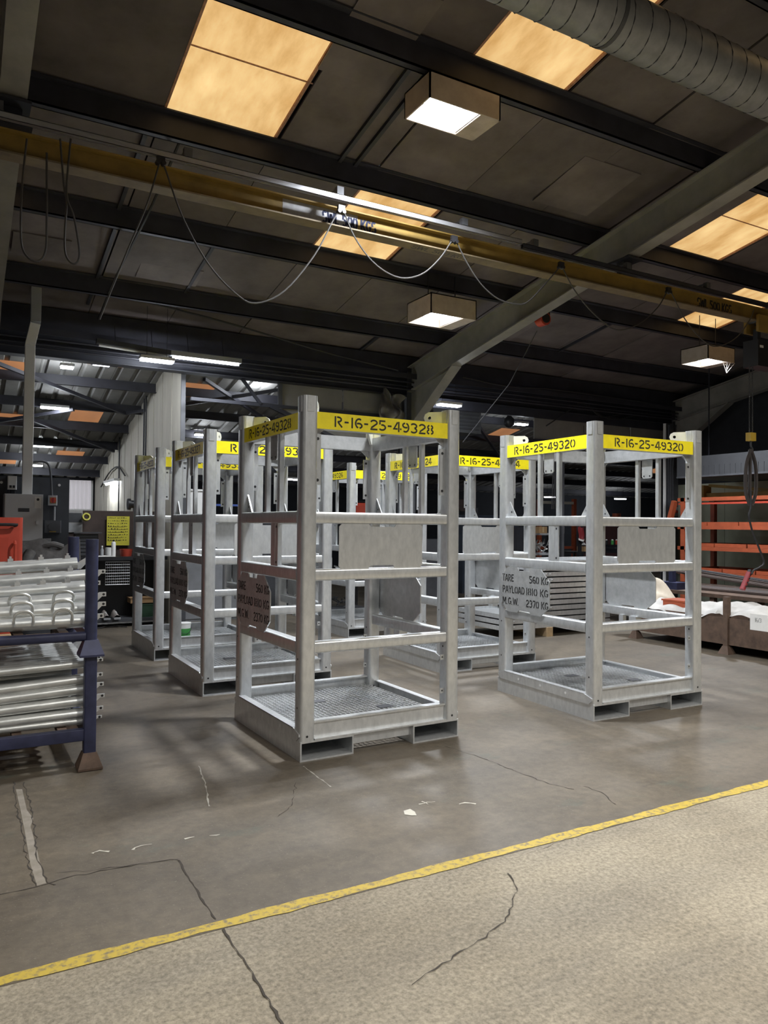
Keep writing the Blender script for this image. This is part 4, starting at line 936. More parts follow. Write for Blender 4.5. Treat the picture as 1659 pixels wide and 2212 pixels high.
MB().box(-.6, .40, .02, .66, .415, zt-.06).build('added_dark_panel', BLACK, t); zs = ony(235, 1338, YB).z; MB().box(-.6, .0, zs-.04, .66, .42, zs).build('shelf', DGREY, t)  # black panel added to keep the space under the bench dark
m = MB(); x0, zb_, x1, zt_ = yrect(228, 1214, 280, 1262, YB+.02); W_ = mat('wire_mesh', (.45, .45, .45), .4, .6)
for k in range(13): m.cyl((x0-1.95+(x1-x0)*k/12, .02, zb_), (x0-1.95+(x1-x0)*k/12, .02, zt_), .002, 4)
for k in range(9): m.cyl((x0-1.95, .02, zb_+(zt_-zb_)*k/8), (x1-1.95, .02, zb_+(zt_-zb_)*k/8), .003 if k % 4 else .006, 4)
m.build('wire_basket', W_, t, stuff=True)
BZ = zt
def onbench(name, label, cat, u, y, parts, z=None):
    P = ony(u, 1200, y); t = thing(name, label, cat, (P.x, y, BZ if z is None else z))
    for nm, prof, mt in parts: MB().lathe(prof, n=14).build(nm, mt, t, True)
    return t
onbench('spray_can', 'white spray can with a black nozzle straw on the left workbench', 'spray can', 245, 11.02, (('can', [(0, 0), (.03, 0), (.03, .19), (.022, .205), (.012, .21), (0, .21)], WHITE), ('nozzle', [(0, .21), (.012, .21), (.012, .235), (0, .235)], BLACK)))
onbench('plastic_bottle', 'small clear bottle with white cap on the left workbench', 'bottle', 220, 11.1, (('bottle', [(0, 0), (.024, 0), (.024, .09), (.012, .12), (.012, .13), (0, .13)], GREY), ('cap', [(0, .13), (.014, .13), (.014, .15), (0, .15)], WHITE)))
onbench('red_tub', 'red plastic tub at the end of the left workbench', 'tub', 272, 11.12, (('tub', [(0, .0), (.075, 0), (.09, .10), (.084, .10), (.07, .01), (0, .01)], RED),))
onbench('paper_roll', 'white roll of paper standing on the left workbench', 'paper roll', 236, 11.22, (('roll', [(.02, 0), (.06, 0), (.06, .12), (.02, .12), (.02, 0)], WHITE),))
t = thing('paper_sheets', 'loose white papers lying on the left workbench', 'papers', (ony(205, 1200, 11.05).x+.1, 11.05, BZ)); m = MB(); m.grid(lambda a, b: (-.14+.28*a, -.1+.2*b, .004+.012*math.sin(a*3)*b), 6, 4); m.build('sheet', PAPER, t)
t = thing('laptop_tray', 'dark flat tray tilted above the left workbench on a stand', 'tray', (ony(188, 1150, 11.1).x, 11.1, BZ)); zz = ony(188, 1152, 11.1).z-BZ; MB().box(-.18, -.1, zz, .18, .1, zz+.015).build('tray', DGREY, t); MB().box(-.16, -.05, 0, .14, .12, zz-.01).build('stand', BLACK, t)
for k in range(6): MB().box(-.15, -.054, .02+k*.05, .13, -.0505, .055+k*.05).build('drawer', DGREY, t)
for s, lab in ((0, 'left grey running shoe on the shelf below the bench'), (1, 'right grey running shoe on the shelf below the bench')):
    P = ony(228+22*s, 1325, YB+.07); t = thing('running_shoe', lab, 'shoe', (P.x, YB+.07, zs), group='pair of grey shoes under the bench')
    SHOE = mat('shoe_fabric', (.26, .23, .21), .9, 0, var=.2, scale=30)
    MB().grid(lambda a, b: ((-.045+.09*b), -.13+.27*a, .025+(.035+.05*(a**1.5))*math.sin(PI*b)**.6), 8, 8).build('upper', SHOE, t, True)
    MB().bar((0, -.135, .014), (0, .14, .014), .09, .027, .008).build('sole', GREY, t); MB().tube([(-.012, -.05+.0, .075), (.012, -.03, .08), (-.012, -.01, .088), (.012, .01, .094)], .004, 4).build('laces', WHITE, t)
t = thing('parts_bin', 'dark green plastic bin under the left workbench', 'bin', (2.35, YB+.2, zs)); m = MB(); m.bar((0, 0, 0), (0, 0, .18), .3, .26, .03, up=(0, 1, 0)); m.build('bin', mat('dark_green', (.02, .06, .03), .5), t, True); MB().box(-.155, -.135, .165, .155, .135, .185).build('rim', MATS['dark_green'], t)
t = thing('cardboard_box', 'flat brown cardboard tray on the shelf under the wire basket', 'box', (2.30, YB+.18, zs+.20)); MB().box(-.16, -.12, 0, .16, .12, .07).build('carton', CARD, t); MB().box(-.17, -.13, .07, .17, .13, .078).build('lid', CARD, t)
t = thing('floor_cable', 'loose cable coiled on the floor in front of the left workbench', 'cable', onz(245, 1356, .008)); m = MB(); m.tube(cat_rom([(.18*math.cos(a*.9)*(1+.05*a)-.05*a, .10*math.sin(a*.9)+.02*a, .004) for a in range(14)], 4), .008, 5); m.build('coil', CABLEG, t, True)
# jacket over a chair
P = ony(122, 1172, 8.6); t = thing('office_chair', 'dark office chair behind the tube heap', 'chair', (P.x, 8.75, 0))
MB().box(-.23, -.22, .46, .23, .22, .54).build('seat', BLACK, t); MB().box(-.2, .2, .6, .2, .25, 1.08).build('backrest', BLACK, t); MB().cyl((0, 0, .08), (0, 0, .46), .03, 10).build('column', DGREY, t); MB().bar((0, .2, .5), (0, .24, .7), .05, .02).build('back_arm', DGREY, t)
for k in range(5): a = 2*PI*k/5; MB().bar((0, 0, .08), (.26*math.cos(a), .26*math.sin(a), .06), .04, .03).build('base_leg', BLACK, t); MB().cyl((.26*math.cos(a)-.012, .26*math.sin(a), .03), (.26*math.cos(a)+.012, .26*math.sin(a), .03), .03, 8).build('castor', BLACK, t)
t = thing('work_jacket', 'grey work jacket draped over the back of the dark office chair', 'jacket', (P.x, 8.75, 1.08)); JK = mat('jacket_cloth', (.10, .095, .092), .95, 0, var=.25, scale=20)
m = MB(); m.grid(lambda a, b: (-.32+.60*a, .225+.11*math.cos(b*2*PI*.5+.0)*1.15, .05+.13*math.sin(PI*b)*(.8+.3*math.sin(a*7))-.38*abs(b-.5)*1.6+.02*math.sin(a*13+b*5)), 20, 14); m.build('jacket_body', JK, t, True)
m = MB(); m.tube(cat_rom([(-.22, .15, .05), (-.27, .08, -.08), (-.25, .06, -.25), (-.2, .04, -.36)], 5), .055, 10); m.build('sleeve', JK, t, True)
m = MB(); m.tube(cat_rom([(-.1, .2, .10), (0, .17, .13), (.1, .2, .10)], 5), .03, 8); m.build('collar', JK, t, True)
# bench grinder on the cream wall shelf
P = ony(262, 1106, 11.7); t = thing('wall_shelf', 'wooden shelf fixed to the cream wall above the workbench', 'shelf', (2.5, 11.7, P.z)); MB().box(-.3, -.2, -.03, .165, .35, 0).build('board', WOOD, t); MB().bar((.13, .0, -.03), (.13, 0, -.22), .03).build('bracket', DGREY, t)
t = thing('bench_grinder', 'black bench grinder on the wooden wall shelf', 'grinder', (2.38, 11.75, P.z)); MB().cyl((-.12, 0, .12), (.12, 0, .12), .06, 14).build('motor', BLACK, t, True)
for s in (-1, 1): MB().cyl((s*.12, 0, .12), (s*.16, 0, .12), .085, 16).build('wheel_guard', BLACK, t, True)
MB().box(-.07, -.06, 0, .07, .06, .07).build('base', BLACK, t); MB().bar((.05, 0, .17), (.10, 0, .33), .02).build('lamp_arm', BLACK, t)
# ================================================================== BACKGROUND BEHIND THE FRAMES
def cabinet(name, label, u0, u1, vt, y, dep, mt, doors=2, z0=0, hm=ALU, cat='cabinet'):
    a, b = ony(u0, vt, y), ony(u1, vt, y); w_ = (b.x-a.x)/2; t = thing(name, label, cat, ((a.x+b.x)/2, y+dep/2, z0)); h = a.z-z0
    MB().box(-w_, -dep/2, 0, w_, dep/2, h).build('body', mt, t)
    for k in range(doors):
        xa = -w_+2*w_*k/doors; d_ = MB().box(xa+.008, -dep/2-.016, .04, xa+2*w_/doors-.008, -dep/2-.001, h-.03).build('door', mt, t)
        MB().box(xa+.03, -dep/2-.03, h*.5, xa+.05, -dep/2-.017, h*.5+.1).build('handle', hm, d_)
    return t
def shelving(label, u0, u1, vs, y, dep, mt, smt, name='shelving_unit'):
    zs_ = [ony(u0, v, y).z for v in vs]; a, b = ony(u0, vs[0], y), ony(u1, vs[0], y); w_ = (b.x-a.x)/2; t = thing(name, label, 'shelving', ((a.x+b.x)/2, y+dep/2, 0))
    for sx in (-1, 1):
        for sy in (-1, 1): MB().box(sx*w_-.02, sy*dep/2-.02, 0, sx*w_+.02, sy*dep/2+.02, zs_[0]-.001).build('upright', mt, t)
    for z in zs_: MB().box(-w_+.02, -dep/2, z-.035, w_-.02, dep/2, z).build('shelf', smt, t)
    return t, zs_
def pile(name, label, cat, u, y, z, w_, d_, h, mt, n=26, sz=.12):
    P = ony(u, 1150, y); t = thing(name, label, cat, (P.x, y, z)); m = MB()
    for k in range(n):
        a = Vector((random.uniform(-w_, w_)*.8, random.uniform(-d_, d_)*.8, random.uniform(0.012, h*.7))); b = a+Vector((random.uniform(-sz, sz), random.uniform(-sz, sz)*.5, random.uniform(0, sz*.7)))
        if k % 3: m.tube([a, a.lerp(b, .5)+Vector((0, 0, random.uniform(0, .03))), b], random.uniform(.006, .014), 5)
        else: m.bar(a, b, random.uniform(.01, .05), .012)
    o = m.build('offcuts', mt, t, stuff=True); return t
cabinet('steel_cabinet', 'tall plain grey steel cabinet behind the cage numbered 49331', 380, 516, 1112, 11.1, .5, mat('cab_grey', (.17, .175, .185), .5), 2)
t = thing('crate', 'white plastic crate on top of the grey steel cabinet', 'crate', (ony(415, 1100, 11.3).x, 11.35, ony(400, 1112, 11.1).z)); MB().box(-.22, -.15, 0, .22, .15, .36).build('tub', WHITE, t); MB().box(-.24, -.17, .36, .24, .17, .385).build('rim', WHITE, t)
BL2 = mat('bright_blue', (.03, .06, .22), .5)
t = thing('blue_trolley', 'blue tubular trolley frame standing beside the white crate', 'trolley', (ony(445, 1100, 11.15).x+.32, 11.15, ony(400, 1112, 11.1).z)); MB().box(-.02, -.02, 0, .02, .02, .32).build('post', BL2, t); MB().box(-.28, -.018, .14, .22, .018, .17).build('crossbar', BL2, t); MB().box(-.28, -.03, 0, -.2, .03, .1).build('corner_block', CRANE, t)
t, zz = shelving('dark steel shelving holding tins and cartons behind the cage numbered 49328', 690, 800, (1108, 1180, 1250, 1318), 11.6, .5, BLACK, DGREY)
t2 = thing('tool_box', 'red metal tool box on top of the dark shelving', 'tool box', (ony(780, 1100, 11.8).x, 11.8, zz[0])); MB().box(-.16, -.12, 0, .16, .12, .14).build('body', RED, t2); MB().prism([(-.12, 0), (.12, 0), (.07, .05), (-.07, .05)], (-.16, 0, .14), (0, 1, 0), (0, 0, 1), (1, 0, 0), .32).build('lid', RED, t2); MB().tube([(-.08, 0, .19), (-.07, 0, .22), (.07, 0, .22), (.08, 0, .19)], .01, 6).build('handle', BLACK, t2)
pile('scrap_pile', 'tangle of metal offcuts on the dark shelving behind the cages', 'scrap', 735, 11.85, zz[2], .3, .2, .22, GALVD)
pile('scrap_pile', 'heap of dark offcuts on the lowest shelf behind the cages', 'scrap', 735, 11.85, zz[3], .3, .2, .22, DGREY)
t, zz = shelving('black steel shelving holding cartons and parts behind the cage numbered 49320', 1142, 1216, (1152, 1196, 1245, 1300), 11.3, .45, BLACK, GREY)
P = ony(1166, 1140, 11.45); t2 = thing('cardboard_box', 'small brown cardboard box on the black shelving', 'box', (P.x, 11.45, zz[0])); MB().box(-.10, -.1, 0, .10, .1, .13).build('carton', CARD, t2); MB().box(-.02, -.101, .02, .02, -.1005, .129).build('tape', MATS['tape'], t2)
P = ony(1206, 1140, 11.3); t2 = thing('wall_calendar', 'white calendar with red rows standing on the black shelving', 'calendar', (P.x, 11.2, zz[0])); MB().box(-.06, -.004, 0, .06, .004, .13).build('card', PAPER, t2)
for r_ in range(4): MB().box(-.05, -.0055, .012+.022*r_, .05, -.0045, .022+.022*r_).build('date_row', REDD, t2)
MB().box(-.055, -.0055, .105, .055, -.0045, .128).build('header', RED, t2)
pile('scrap_pile', 'crumpled bright metal strips on the black shelving', 'scrap', 1166, 11.5, zz[1], .16, .15, .26, GALVT, 30, .16)
pile('scrap_pile', 'bits of wood and steel on a lower shelf of the black shelving', 'scrap', 1170, 11.5, zz[2], .16, .15, .2, WOOD, 18, .16)
# vest hanging on a post
P = ony(1255, 1150, 10.95); t = thing('hanging_vest', 'dark red vest with pale stripe hanging on a post', 'vest', (P.x, 10.95, ony(1255, 1168, 10.95).z)); m = MB(); m.grid(lambda a, b: (-.07+.14*a+.015*math.sin(b*5), -.04*math.sin(PI*a)-.01*math.sin(a*15), .26*b+.02*math.sin(a*8)), 10, 8); m.build('vest_body', REDD, t, True); m = MB(); m.grid(lambda a, b: (-.075+.15*a, -.045*math.sin(PI*a)-.012, .015+.035*b-.03*math.sin(PI*a)), 8, 2); m.build('stripe', PAPER, t, True); MB().box(-.03, .01, -(ony(1255, 1168, 10.95).z), .03, .06, .34).build('post', BLACK, t)
t, zz = shelving('low bench with cartons and cleaning tins behind the cage numbered 49320', 1240, 1345, (1192, 1260), 11.2, .5, BLACK, BLACK, 'parts_bench')
P = ony(1262, 1190, 11.4); t2 = thing('cardboard_box', 'opened cardboard box with white bags on the low bench', 'box', (P.x, 11.4, zz[0])); MB().box(-.1, -.1, 0, .1, .1, .10).build('carton', CARD, t2); m = MB(); m.grid(lambda a, b: (-.09+.18*a, -.09+.18*b, .10+.05*math.sin(a*7)*math.sin(b*6)+.03), 8, 8); m.build('bag', CLOTH, t2, True)
t2 = thing('tool_case', 'black plastic tool case on the low bench', 'tool case', (ony(1322, 1190, 11.4).x, 11.4, zz[0])); MB().box(-.16, -.12, 0, .16, .12, .13).build('body', BLACK, t2); MB().box(-.05, -.135, .05, .05, -.121, .075).build('handle', DGREY, t2); MB().box(-.165, -.125, .06, .165, .125, .068).build('seam_band', DGREY, t2)
zc_ = zz[0]+.131
for u, mt, lab in ((1300, REDD, 'dark red tin standing on the black tool case'), (1310, BLACK, 'black bottle standing on the black tool case'), (1323, GREEN, 'small green tin standing on the black tool case'), (1332, RED, 'bright red tin standing on the black tool case')):
    P = ony(u, 1150, 11.4); t2 = thing('tin', lab, 'tin', (P.x, 11.4, zc_ if u > 1302 else zz[0]), group='tins on the tool case'); MB().lathe([(0, 0), (.03, 0), (.03, .09 if u > 1302 else .22), (0, .09 if u > 1302 else .22)], n=12).build('can', mt, t2, True); MB().lathe([(0, .09 if u > 1302 else .22), (.022, .09 if u > 1302 else .22), (.018, .11 if u > 1302 else .24), (0, .11 if u > 1302 else .24)], n=10).build('lid', WHITE, t2)
cabinet('maroon_cabinet', 'dark maroon cabinet behind the tins and tool case', 1290, 1345, 1128, 12.0, .4, mat('maroon', (.07, .03, .03), .6), 1)
t = thing('orange_case', 'upright orange plastic case on the maroon cabinet', 'case', (ony(1332, 1100, 12.15).x, 12.15, ony(1300, 1128, 12.0).z)); MB().bar((0, 0, 0), (0, 0, .20), .16, .14, .03, up=(0, 1, 0)).build('shell', ORNG, t, True); MB().box(-.008, -.073, .04, .008, -.0705, .19).build('latch', BLACK, t)
# orange storage rack and cable bundle on the column line
t = thing('storage_rack', 'orange and cream pallet rack standing deep under the lean-to', 'rack', (ony(1200, 1100, 13).x, 13, 0))
for u in (1165, 1240): x = ony(u, 1100, 13).x-t.location.x; MB().box(x-.04, -.04, 0, x+.04, .04, ony(u, 1078, 13).z).build('upright', ORNG, t)
xa, xb = ony(1165, 1100, 13).x-t.location.x, ony(1240, 1100, 13).x-t.location.x
for v, mt in ((1083, CREAM), (1120, ORNG), (1180, ORNG)): z = ony(1200, v, 13).z; MB().box(xa+.04, -.03, z-.06, xb-.04, .03, z).build('beam', mt, t)
t = thing('cable_bundle', 'thick bundle of dark cables hanging from the eave beside the rack', 'cables', (ony(1203, 960, 10.6).x, 10.6, 0)); zt, zb_ = 3.5, ony(1203, 1100, 10.6).z
for k in range(8): x = -.10+.028*k; m = MB(); m.tube(cat_rom([(x*.5, 0, zt), (x*.6, .02, zt-.7), (x, -.02*(k % 3), zt-1.3), (x*1.2, .0, zb_)], 6), .012+.004*(k % 2), 6); m.build('cable', CABLE, t, True)
MB().box(.11, -.02, 0, .17, .04, 3.5).build('post', DGREY, t)
t = thing('tilted_panel', 'brown board leaning in the background between the two front cages', 'board', (ony(1052, 1090, 12.5).x, 12.5, 0)); z = ony(1052, 1102, 12.5).z; m = MB(); m.prism([(-.28, z+.22), (.18, z+.26), (.24, z), (-.16, z-.02)], (0, 0, 0), (1, 0, 0), (0, .4, 1), (0, 1, 0), .03); m.build('board', BROWN, t)
MB().box(-.05, .3, 0, .0, .36, z+.05).build('prop', DGREY, t)
cabinet('blue_locker', 'low blue grey locker row behind the cage numbered 49324', 1000, 1120, 1112, 13.2, .5, mat('blue_grey', (.05, .065, .09), .6), 4, cat='lockers')
t = thing('dark_screen', 'black welding screen standing behind the cage numbered 49324', 'screen', (ony(1115, 1180, 10.9).x, 10.9, 0)); zt = ony(1115, 1135, 10.9).z; m = MB(); m.grid(lambda a, b: (-.22+.44*a, .02*math.sin(a*14), .12+(zt-.15)*b), 20, 3); m.build('curtain', mat('black_cloth', (.008, .009, .013), .9), t, True); MB().tube([(-.24, 0, 0), (-.24, 0, zt), (.24, 0, zt), (.24, 0, 0)], .014, 6).build('stand', DGREY, t)
for s in (-.24, .24): MB().box(s-.02, -.2, 0, s+.02, .2, .03).build('foot', DGREY, t)
for k, (u0, u1, vt, y, mt, lab) in enumerate(((820, 900, 1120, 12.4, BROWN, 'dark brown cabinet behind the middle lifting cages'), (920, 990, 1165, 11.8, DGREY, 'dark grey low cabinet behind the middle lifting cages'), (560, 640, 1130, 12.2, DGREY, 'dark grey tall cabinet behind the cage numbered 49327'))):
    cabinet('steel_cabinet', lab, u0, u1, vt, y, .45, mt, 2)
P = ony(398, 1380, 8.78); t = thing('paint_bucket', 'white and green plastic bucket standing inside the cage numbered 49331', 'bucket', (onz(397, 1381, .166).x, onz(397, 1381, .166).y, .166)); m = MB(); m.lathe([(0, 0), (.062, 0), (.075, .17), (.071, .17), (.06, .01), (0, .01)], n=20); m.build('pail', WHITE, t, True); m = MB(); m.lathe([(.0640, .02), (.0715, .125), (.0725, .125), (.0652, .02), (.064, .02)], n=20); m.build('green_label', GREEN, t, True); m = MB(); m.lathe([(.0, .172), (.079, .172), (.079, .186), (0, .186)], n=20); m.build('lid', WHITE, t, True); m = MB(); m.tube(cat_rom([(-.076, 0, .15), (-.06, -.05, .10), (0, -.08, .07), (.06, -.05, .10), (.076, 0, .15)], 4), .003, 5); m.build('handle', DGREY, t)
# overhead things near the eave
P = ony(990, 905, 10.9); t = thing('unit_heater', 'dark grey louvred unit heater hung under the eave', 'heater', P); MB().box(-.36, -.18, -.26, .36, .25, .26).build('casing', mat('heater_grey', (.075, .08, .085), .55), t)
for k in range(7): MB().box(-.30, -.20, -.20+k*.06, .30, -.181, -.17+k*.06).build('louvre', DGREY, t)
for s in (-.3, .3): MB().cyl((s, 0, .26), (s, 0, lean(10.9)-P.z), .008, 6).build('hanger', DARKP, t)
P = ony(1100, 912, 10.9); t = thing('globe_fan', 'black globe shaped extractor hanging beside the LED lamp', 'extractor', P); m = MB(); m.lathe([(.0, -.1), (.05, -.09), (.09, -.05), (.1, 0), (.09, .06), (.05, .10), (.03, .13), (.03, .16)], n=18); m.build('globe', BLACK, t, True); MB().cyl((0, 0, .14), (0, 0, lean(10.9)-P.z), .02, 8).build('stem', BLACK, t)
P = ony(845, 860, 10.06); t = thing('plastic_sheet', 'crumpled grey plastic sheeting bunched against the column head', 'plastic sheet', P); SHT = mat('plastic_film', (.10, .092, .085), .25, 0, var=.35, scale=7)
m = MB(); m.grid(lambda a, b: (-.22+.40*a+.05*math.sin(b*9+a*4), -.03-.05*math.sin(a*11+b*3)-.04*math.sin(b*14), -.55+.72*b*(1-.25*a)+.05*math.sin(a*9)), 26, 26); m.build('sheeting', SHT, t, True)
P = ony(315, 640, 9.9); t = thing('smoke_sensor', 'white round sensor with a coiled black cable under the ceiling', 'sensor', P); MB().cyl((0, 0, 0), (0, 0, .05), .05, 16).build('disc', WHITE, t, True); m = MB(); m.tube([(.0+.065*math.cos(a/3), .01*(a/40), -.10+.065*math.sin(a/3)) for a in range(48)], .006, 5); m.build('coil', CABLE, t, True); MB().cyl((0, 0, .05), (0, 0, roof(9.9)-P.z), .01, 6).build('stem', DARKP, t)
P = ony(228, 788, 11.3); t = thing('panel_heater', 'dark box lamp with a pale opening under the lean-to', 'lamp', P); MB().box(-.18, -.1, 0, .18, .1, .12).build('casing', DARKP, t); MB().box(-.16, -.09, -.012, .06, .09, -.001).build('diffuser', emis('dim_lamp', (.85, .88, 1), 4), t)
for s in (-.1, .1): MB().cyl((s, 0, .12), (s, 0, lean(11.3)-P.z), .006, 5).build('hanger', CABLE, t)
for k, pts in enumerate((((1180, 920), (1240, 880), (1260, 872), (1320, 905), (1400, 890)), ((1270, 875), (1300, 900), (1350, 893), (1395, 897)), ((580, 800), (620, 812), (650, 795)), ((270, 640), (500, 700), (700, 760), (860, 800)), ((1000, 815), (1100, 835), (1200, 842), (1400, 870)))):
    m = MB(); m.tube(cat_rom([ony(u, v, (10.127, 10.1, 10.127, 9.55, 9.9)[k]) for u, v in pts], 6), .012, 6); tag(m.build('loose_cable', CABLE, None, True), ('drooping black cable along the beige eave panels', 'second black cable sagging along the eave panels', 'short cable loop under the eave beam near the round lamp', 'long dark cable slung below the ceiling toward the column', 'dark cable slung along the eave beside the unit heater')[k], 'cable')
# ================================================================== RIGHT SIDE
# stack of galvanised gate panels behind frame 49320
YG = 7.62; zt = ony(1232, 1208, YG).z; n = 12; hh = (zt-.12)/n
ga = MB(); Lg, Dg = 1.9, .95
gp = [('long_bar', (0, 0, 0, Lg, .04, hh*.76)), ('long_bar', (0, Dg-.04, 0, Lg, Dg, hh*.76)), ('end_bar', (0, .04, 0, .04, Dg-.04, hh*.76)), ('end_bar', (Lg-.04, .04, 0, Lg, Dg-.04, hh*.76)), ('mid_bar', (Lg*.5-.02, .04, 0, Lg*.5+.02, Dg-.04, hh*.76)), ('infill_sheet', (.04, .04, hh*.3, Lg-.04, Dg-.04, hh*.36))]
gm = [(nm, MB().box(*b).mesh(nm, GALV)) for nm, b in gp]
hm_ = MB(); hm_.box(.10, -.012, hh*.1, .15, -.001, hh*.75); hm_.cyl((.125, -.012, hh*.42), (.125, -.022, hh*.42), .010, 8); hinge = hm_.mesh('hinge_plate', GALV)
xg = ony(1180, 1280, YG).x
for k in range(n):
    t = thing('gate_panel', ('galvanised gate panel on top of the stack behind the cage numbered 49320' if k == n-1 else 'galvanised gate panel at the bottom of the stack' if k == 0 else 'galvanised gate panel within the stack behind the cage numbered 49320'), 'gate panel', (xg+(-.62 if k < 3 else random.uniform(-.015, .015))-.12, YG+random.uniform(-.008, .008), .12+k*hh), group='stacked galvanised gate panels')
    for nm, me in gm: inst(me, nm, t)
    for q in (0, .07): inst(hinge, 'hinge_plate', t, (q, 0, 0))
for xx in (.0, 1.1): tag(MB().box(xg+xx, YG-.02, 0, xg+xx+.1, YG+.98, .12).build('timber_bearer', WOOD), 'timber bearer under the left end of the gate stack' if xx == 0 else 'timber bearer under the right end of the gate stack', 'timber')
# rusty stillage with white cloth
RX, RY0, RY1 = 7.76, 4.98, 7.0
t = thing('rusty_stillage', 'rust brown steel stillage holding tubes under white cloth', 'stillage', (RX, 5.66, 0)); zt, zb_ = onx(1568, 1334, RX).z, onx(1568, 1392, RX).z
for y in (5.66, 7.0, 4.98):
    for x in (0, 1.15):
        zp = onx(1568, 1289, RX).z
        MB().box(x-.03, y-5.69, .06, x+.03, y-5.63, zp).build('post', RUST, t)
        m = MB(); a, b = .07, .035; vs = [(x+sx*a, y-5.66+sy*a, 0) for sx, sy in ((-1, -1), (1, -1), (1, 1), (-1, 1))]+[(x+sx*b, y-5.66+sy*b, .09) for sx, sy in ((-1, -1), (1, -1), (1, 1), (-1, 1))]; m.add(vs, [(0, 3, 2, 1), (4, 5, 6, 7)]+[(i, (i+1) % 4, 4+(i+1) % 4, 4+i) for i in range(4)]); m.build('foot', RUST, t)
for x in (.0, 1.15): MB().box(x-.01, RY0-5.66, zb_, x+.01, RY1-5.66, zt).build('side_plate', RUST, t)
for y in (RY0, RY1): MB().box(.0, y-5.67, zb_, 1.15, y-5.65, zt).build('end_plate', RUST, t)
MB().box(0, RY0-5.66, zb_, 1.15, RY1-5.66, zb_+.02).build('deck', RUST, t)
P = onx(1640, 1345, RX-.0115); t = thing('paper_note', 'white handwritten paper note taped to the rusty stillage', 'note', P); z_, y_ = .09, .11
MB().box(-.002, -y_, -z_, .0, y_, z_).build('sheet', PAPER, t); m = MB(); letter(m, '16/3', (-.002, .05, -.0), (0, -1, 0), (0, 0, 1), (-1, 0, 0), .05, .9, .07); m.build('handwriting', DGREY, t, stuff=True)
t = thing('cloth_sheet', 'white cloth draped over the edge of the rusty stillage', 'cloth', (RX, 5.66, zt))
m = MB(); m.grid(lambda a, b: ((-.028 if a > .42 else .012)+.72*b+.008*math.sin(a*17), -.62+1.75*a, .03+.12*math.sin(PI*min(1, b*1.1))*(.45+.55*math.sin(a*3.3+.4)**2)+.018*math.sin(a*31+b*6)+.012*math.sin(b*23)-(.11*(1-b*8) if b < .125 and a > .42 else 0)*(.55+.45*math.sin(a*11))), 60, 30); m.build('drape', CLOTH, t, True)
t = thing('cloth_sheet', 'second cream cloth bundled on the far end of the rusty stillage', 'cloth', (RX+.35, 7.0, zt)); m = MB(); m.grid(lambda a, b: (-.2+.5*b, -.2+.55*a+.03*math.sin(b*8), .04+.26*math.sin(PI*a)**.6*math.sin(PI*b)**.7*(1+.25*math.sin(a*9+b*7))), 24, 20); m.build('drape', mat('cream_cloth', (.52, .46, .37), .9, 0, var=.12, scale=9), t, True)
t = thing('orange_tub', 'orange tub among the white cloths in the rusty stillage', 'tub', (RX+.25, 6.5, zb_+.02)); m = MB(); m.bar((0, 0, 0), (0, 0, zt-zb_+.10), .3, .34, .03, up=(0, 1, 0)); m.build('tub', ORNG, t, True); MB().box(-.155, -.175, zt-zb_+.085, .155, .175, zt-zb_+.105).build('rim', ORNG, t)
for k, (x, y, L) in enumerate(((.2, 5.02, .5), (.3, 5.06, .5), (.42, 5.02, .6))):
    t = thing('steel_rod', 'bright steel rod lying under the white cloth', 'rod', (RX+x, y, zb_+.05+.0), group='rods in the rusty stillage'); MB().cyl((0, 0, 0), (0, L, .22), .02, 10).build('rod', GALVT, t, True); MB().cyl((0, L-.03, .207), (0, L+.005, .222), .028, 8).build('head', GALVT, t)
P = onx(1465, 1310, 9.3); t = thing('blue_stand', 'dark blue post with a flat base standing on a bench behind the rusty stillage', 'stand', (9.17, P.y, .55)); MB().box(-.12, -.18, 0, .12, .18, .1).build('base', BLUE, t); MB().box(-.035, -.035, .1, .035, .035, .46).build('post', BLUE, t)
t = thing('steel_table', 'long dark steel table carrying bar stock behind the rusty stillage', 'table', (9.5, 6.8, 0)); MB().box(-.5, -1.9, .5, .7, 2.1, .55).build('top', RUST, t)
for x in (-.45, .6):
    for y in (-1.8, 0, 1.95): MB().box(x, y, 0, x+.07, y+.07, .5).build('leg', RUST, t)
for k in range(22):
    y = 4.9+random.uniform(0, .3); x = 9.36+.036*k+random.uniform(-.003, .003); lay = k % 3
    tt = thing('steel_bar', 'dark rusty steel bar lying along the long steel table', 'bar', (x, y, .565+.0+.045*0), group='dark bars on the steel table'); MB().bar((0, 0, .008), (0, 3.0+random.uniform(0, .4), .008+(.25 if lay == 2 else .0)), .028, .028, .004).build('bar', random.choice((RUST, DGREY, BROWN)), tt); MB().bar((0, -.002, .008), (0, .0, .008), .026, .026).build('cut_end', ALU, tt)
# orange shelving with trays
RKX = 11.1
t = thing('orange_shelving', 'orange steel shelving with tray rows against the green wall', 'shelving', (RKX, 9.0, 0)); y0, y1 = 4.0, 9.05
zz = [onx(1600, v, RKX).z for v in (1072, 1136, 1184, 1240)]
for y in (8.95, 6.9, 4.2):
    for x in (0, .8): MB().box(x-.04, y-9.04, 0, x+.04, y-8.96, zz[0]).build('upright', ORNG, t)
MB().bar((-.05, .1, zz[0]-.05), (-.05, .42, .9), .09, .07).build('sloping_leg', ORNG, t)
for k, z in enumerate(zz):
    for x in (-.02, .82): MB().box(x-.02, y0-9, z-.062, x+.02, y1-9, z).build('beam', ORNG, t)
    if k: MB().box(0, y0-9, z-.03, .8, y1-9, z-.015).build('deck', DGREY, t)
MB().box(-.02, y0-9, zz[0]-.12, .0, y1-9, zz[0]-.085).build('lip', RED, t)
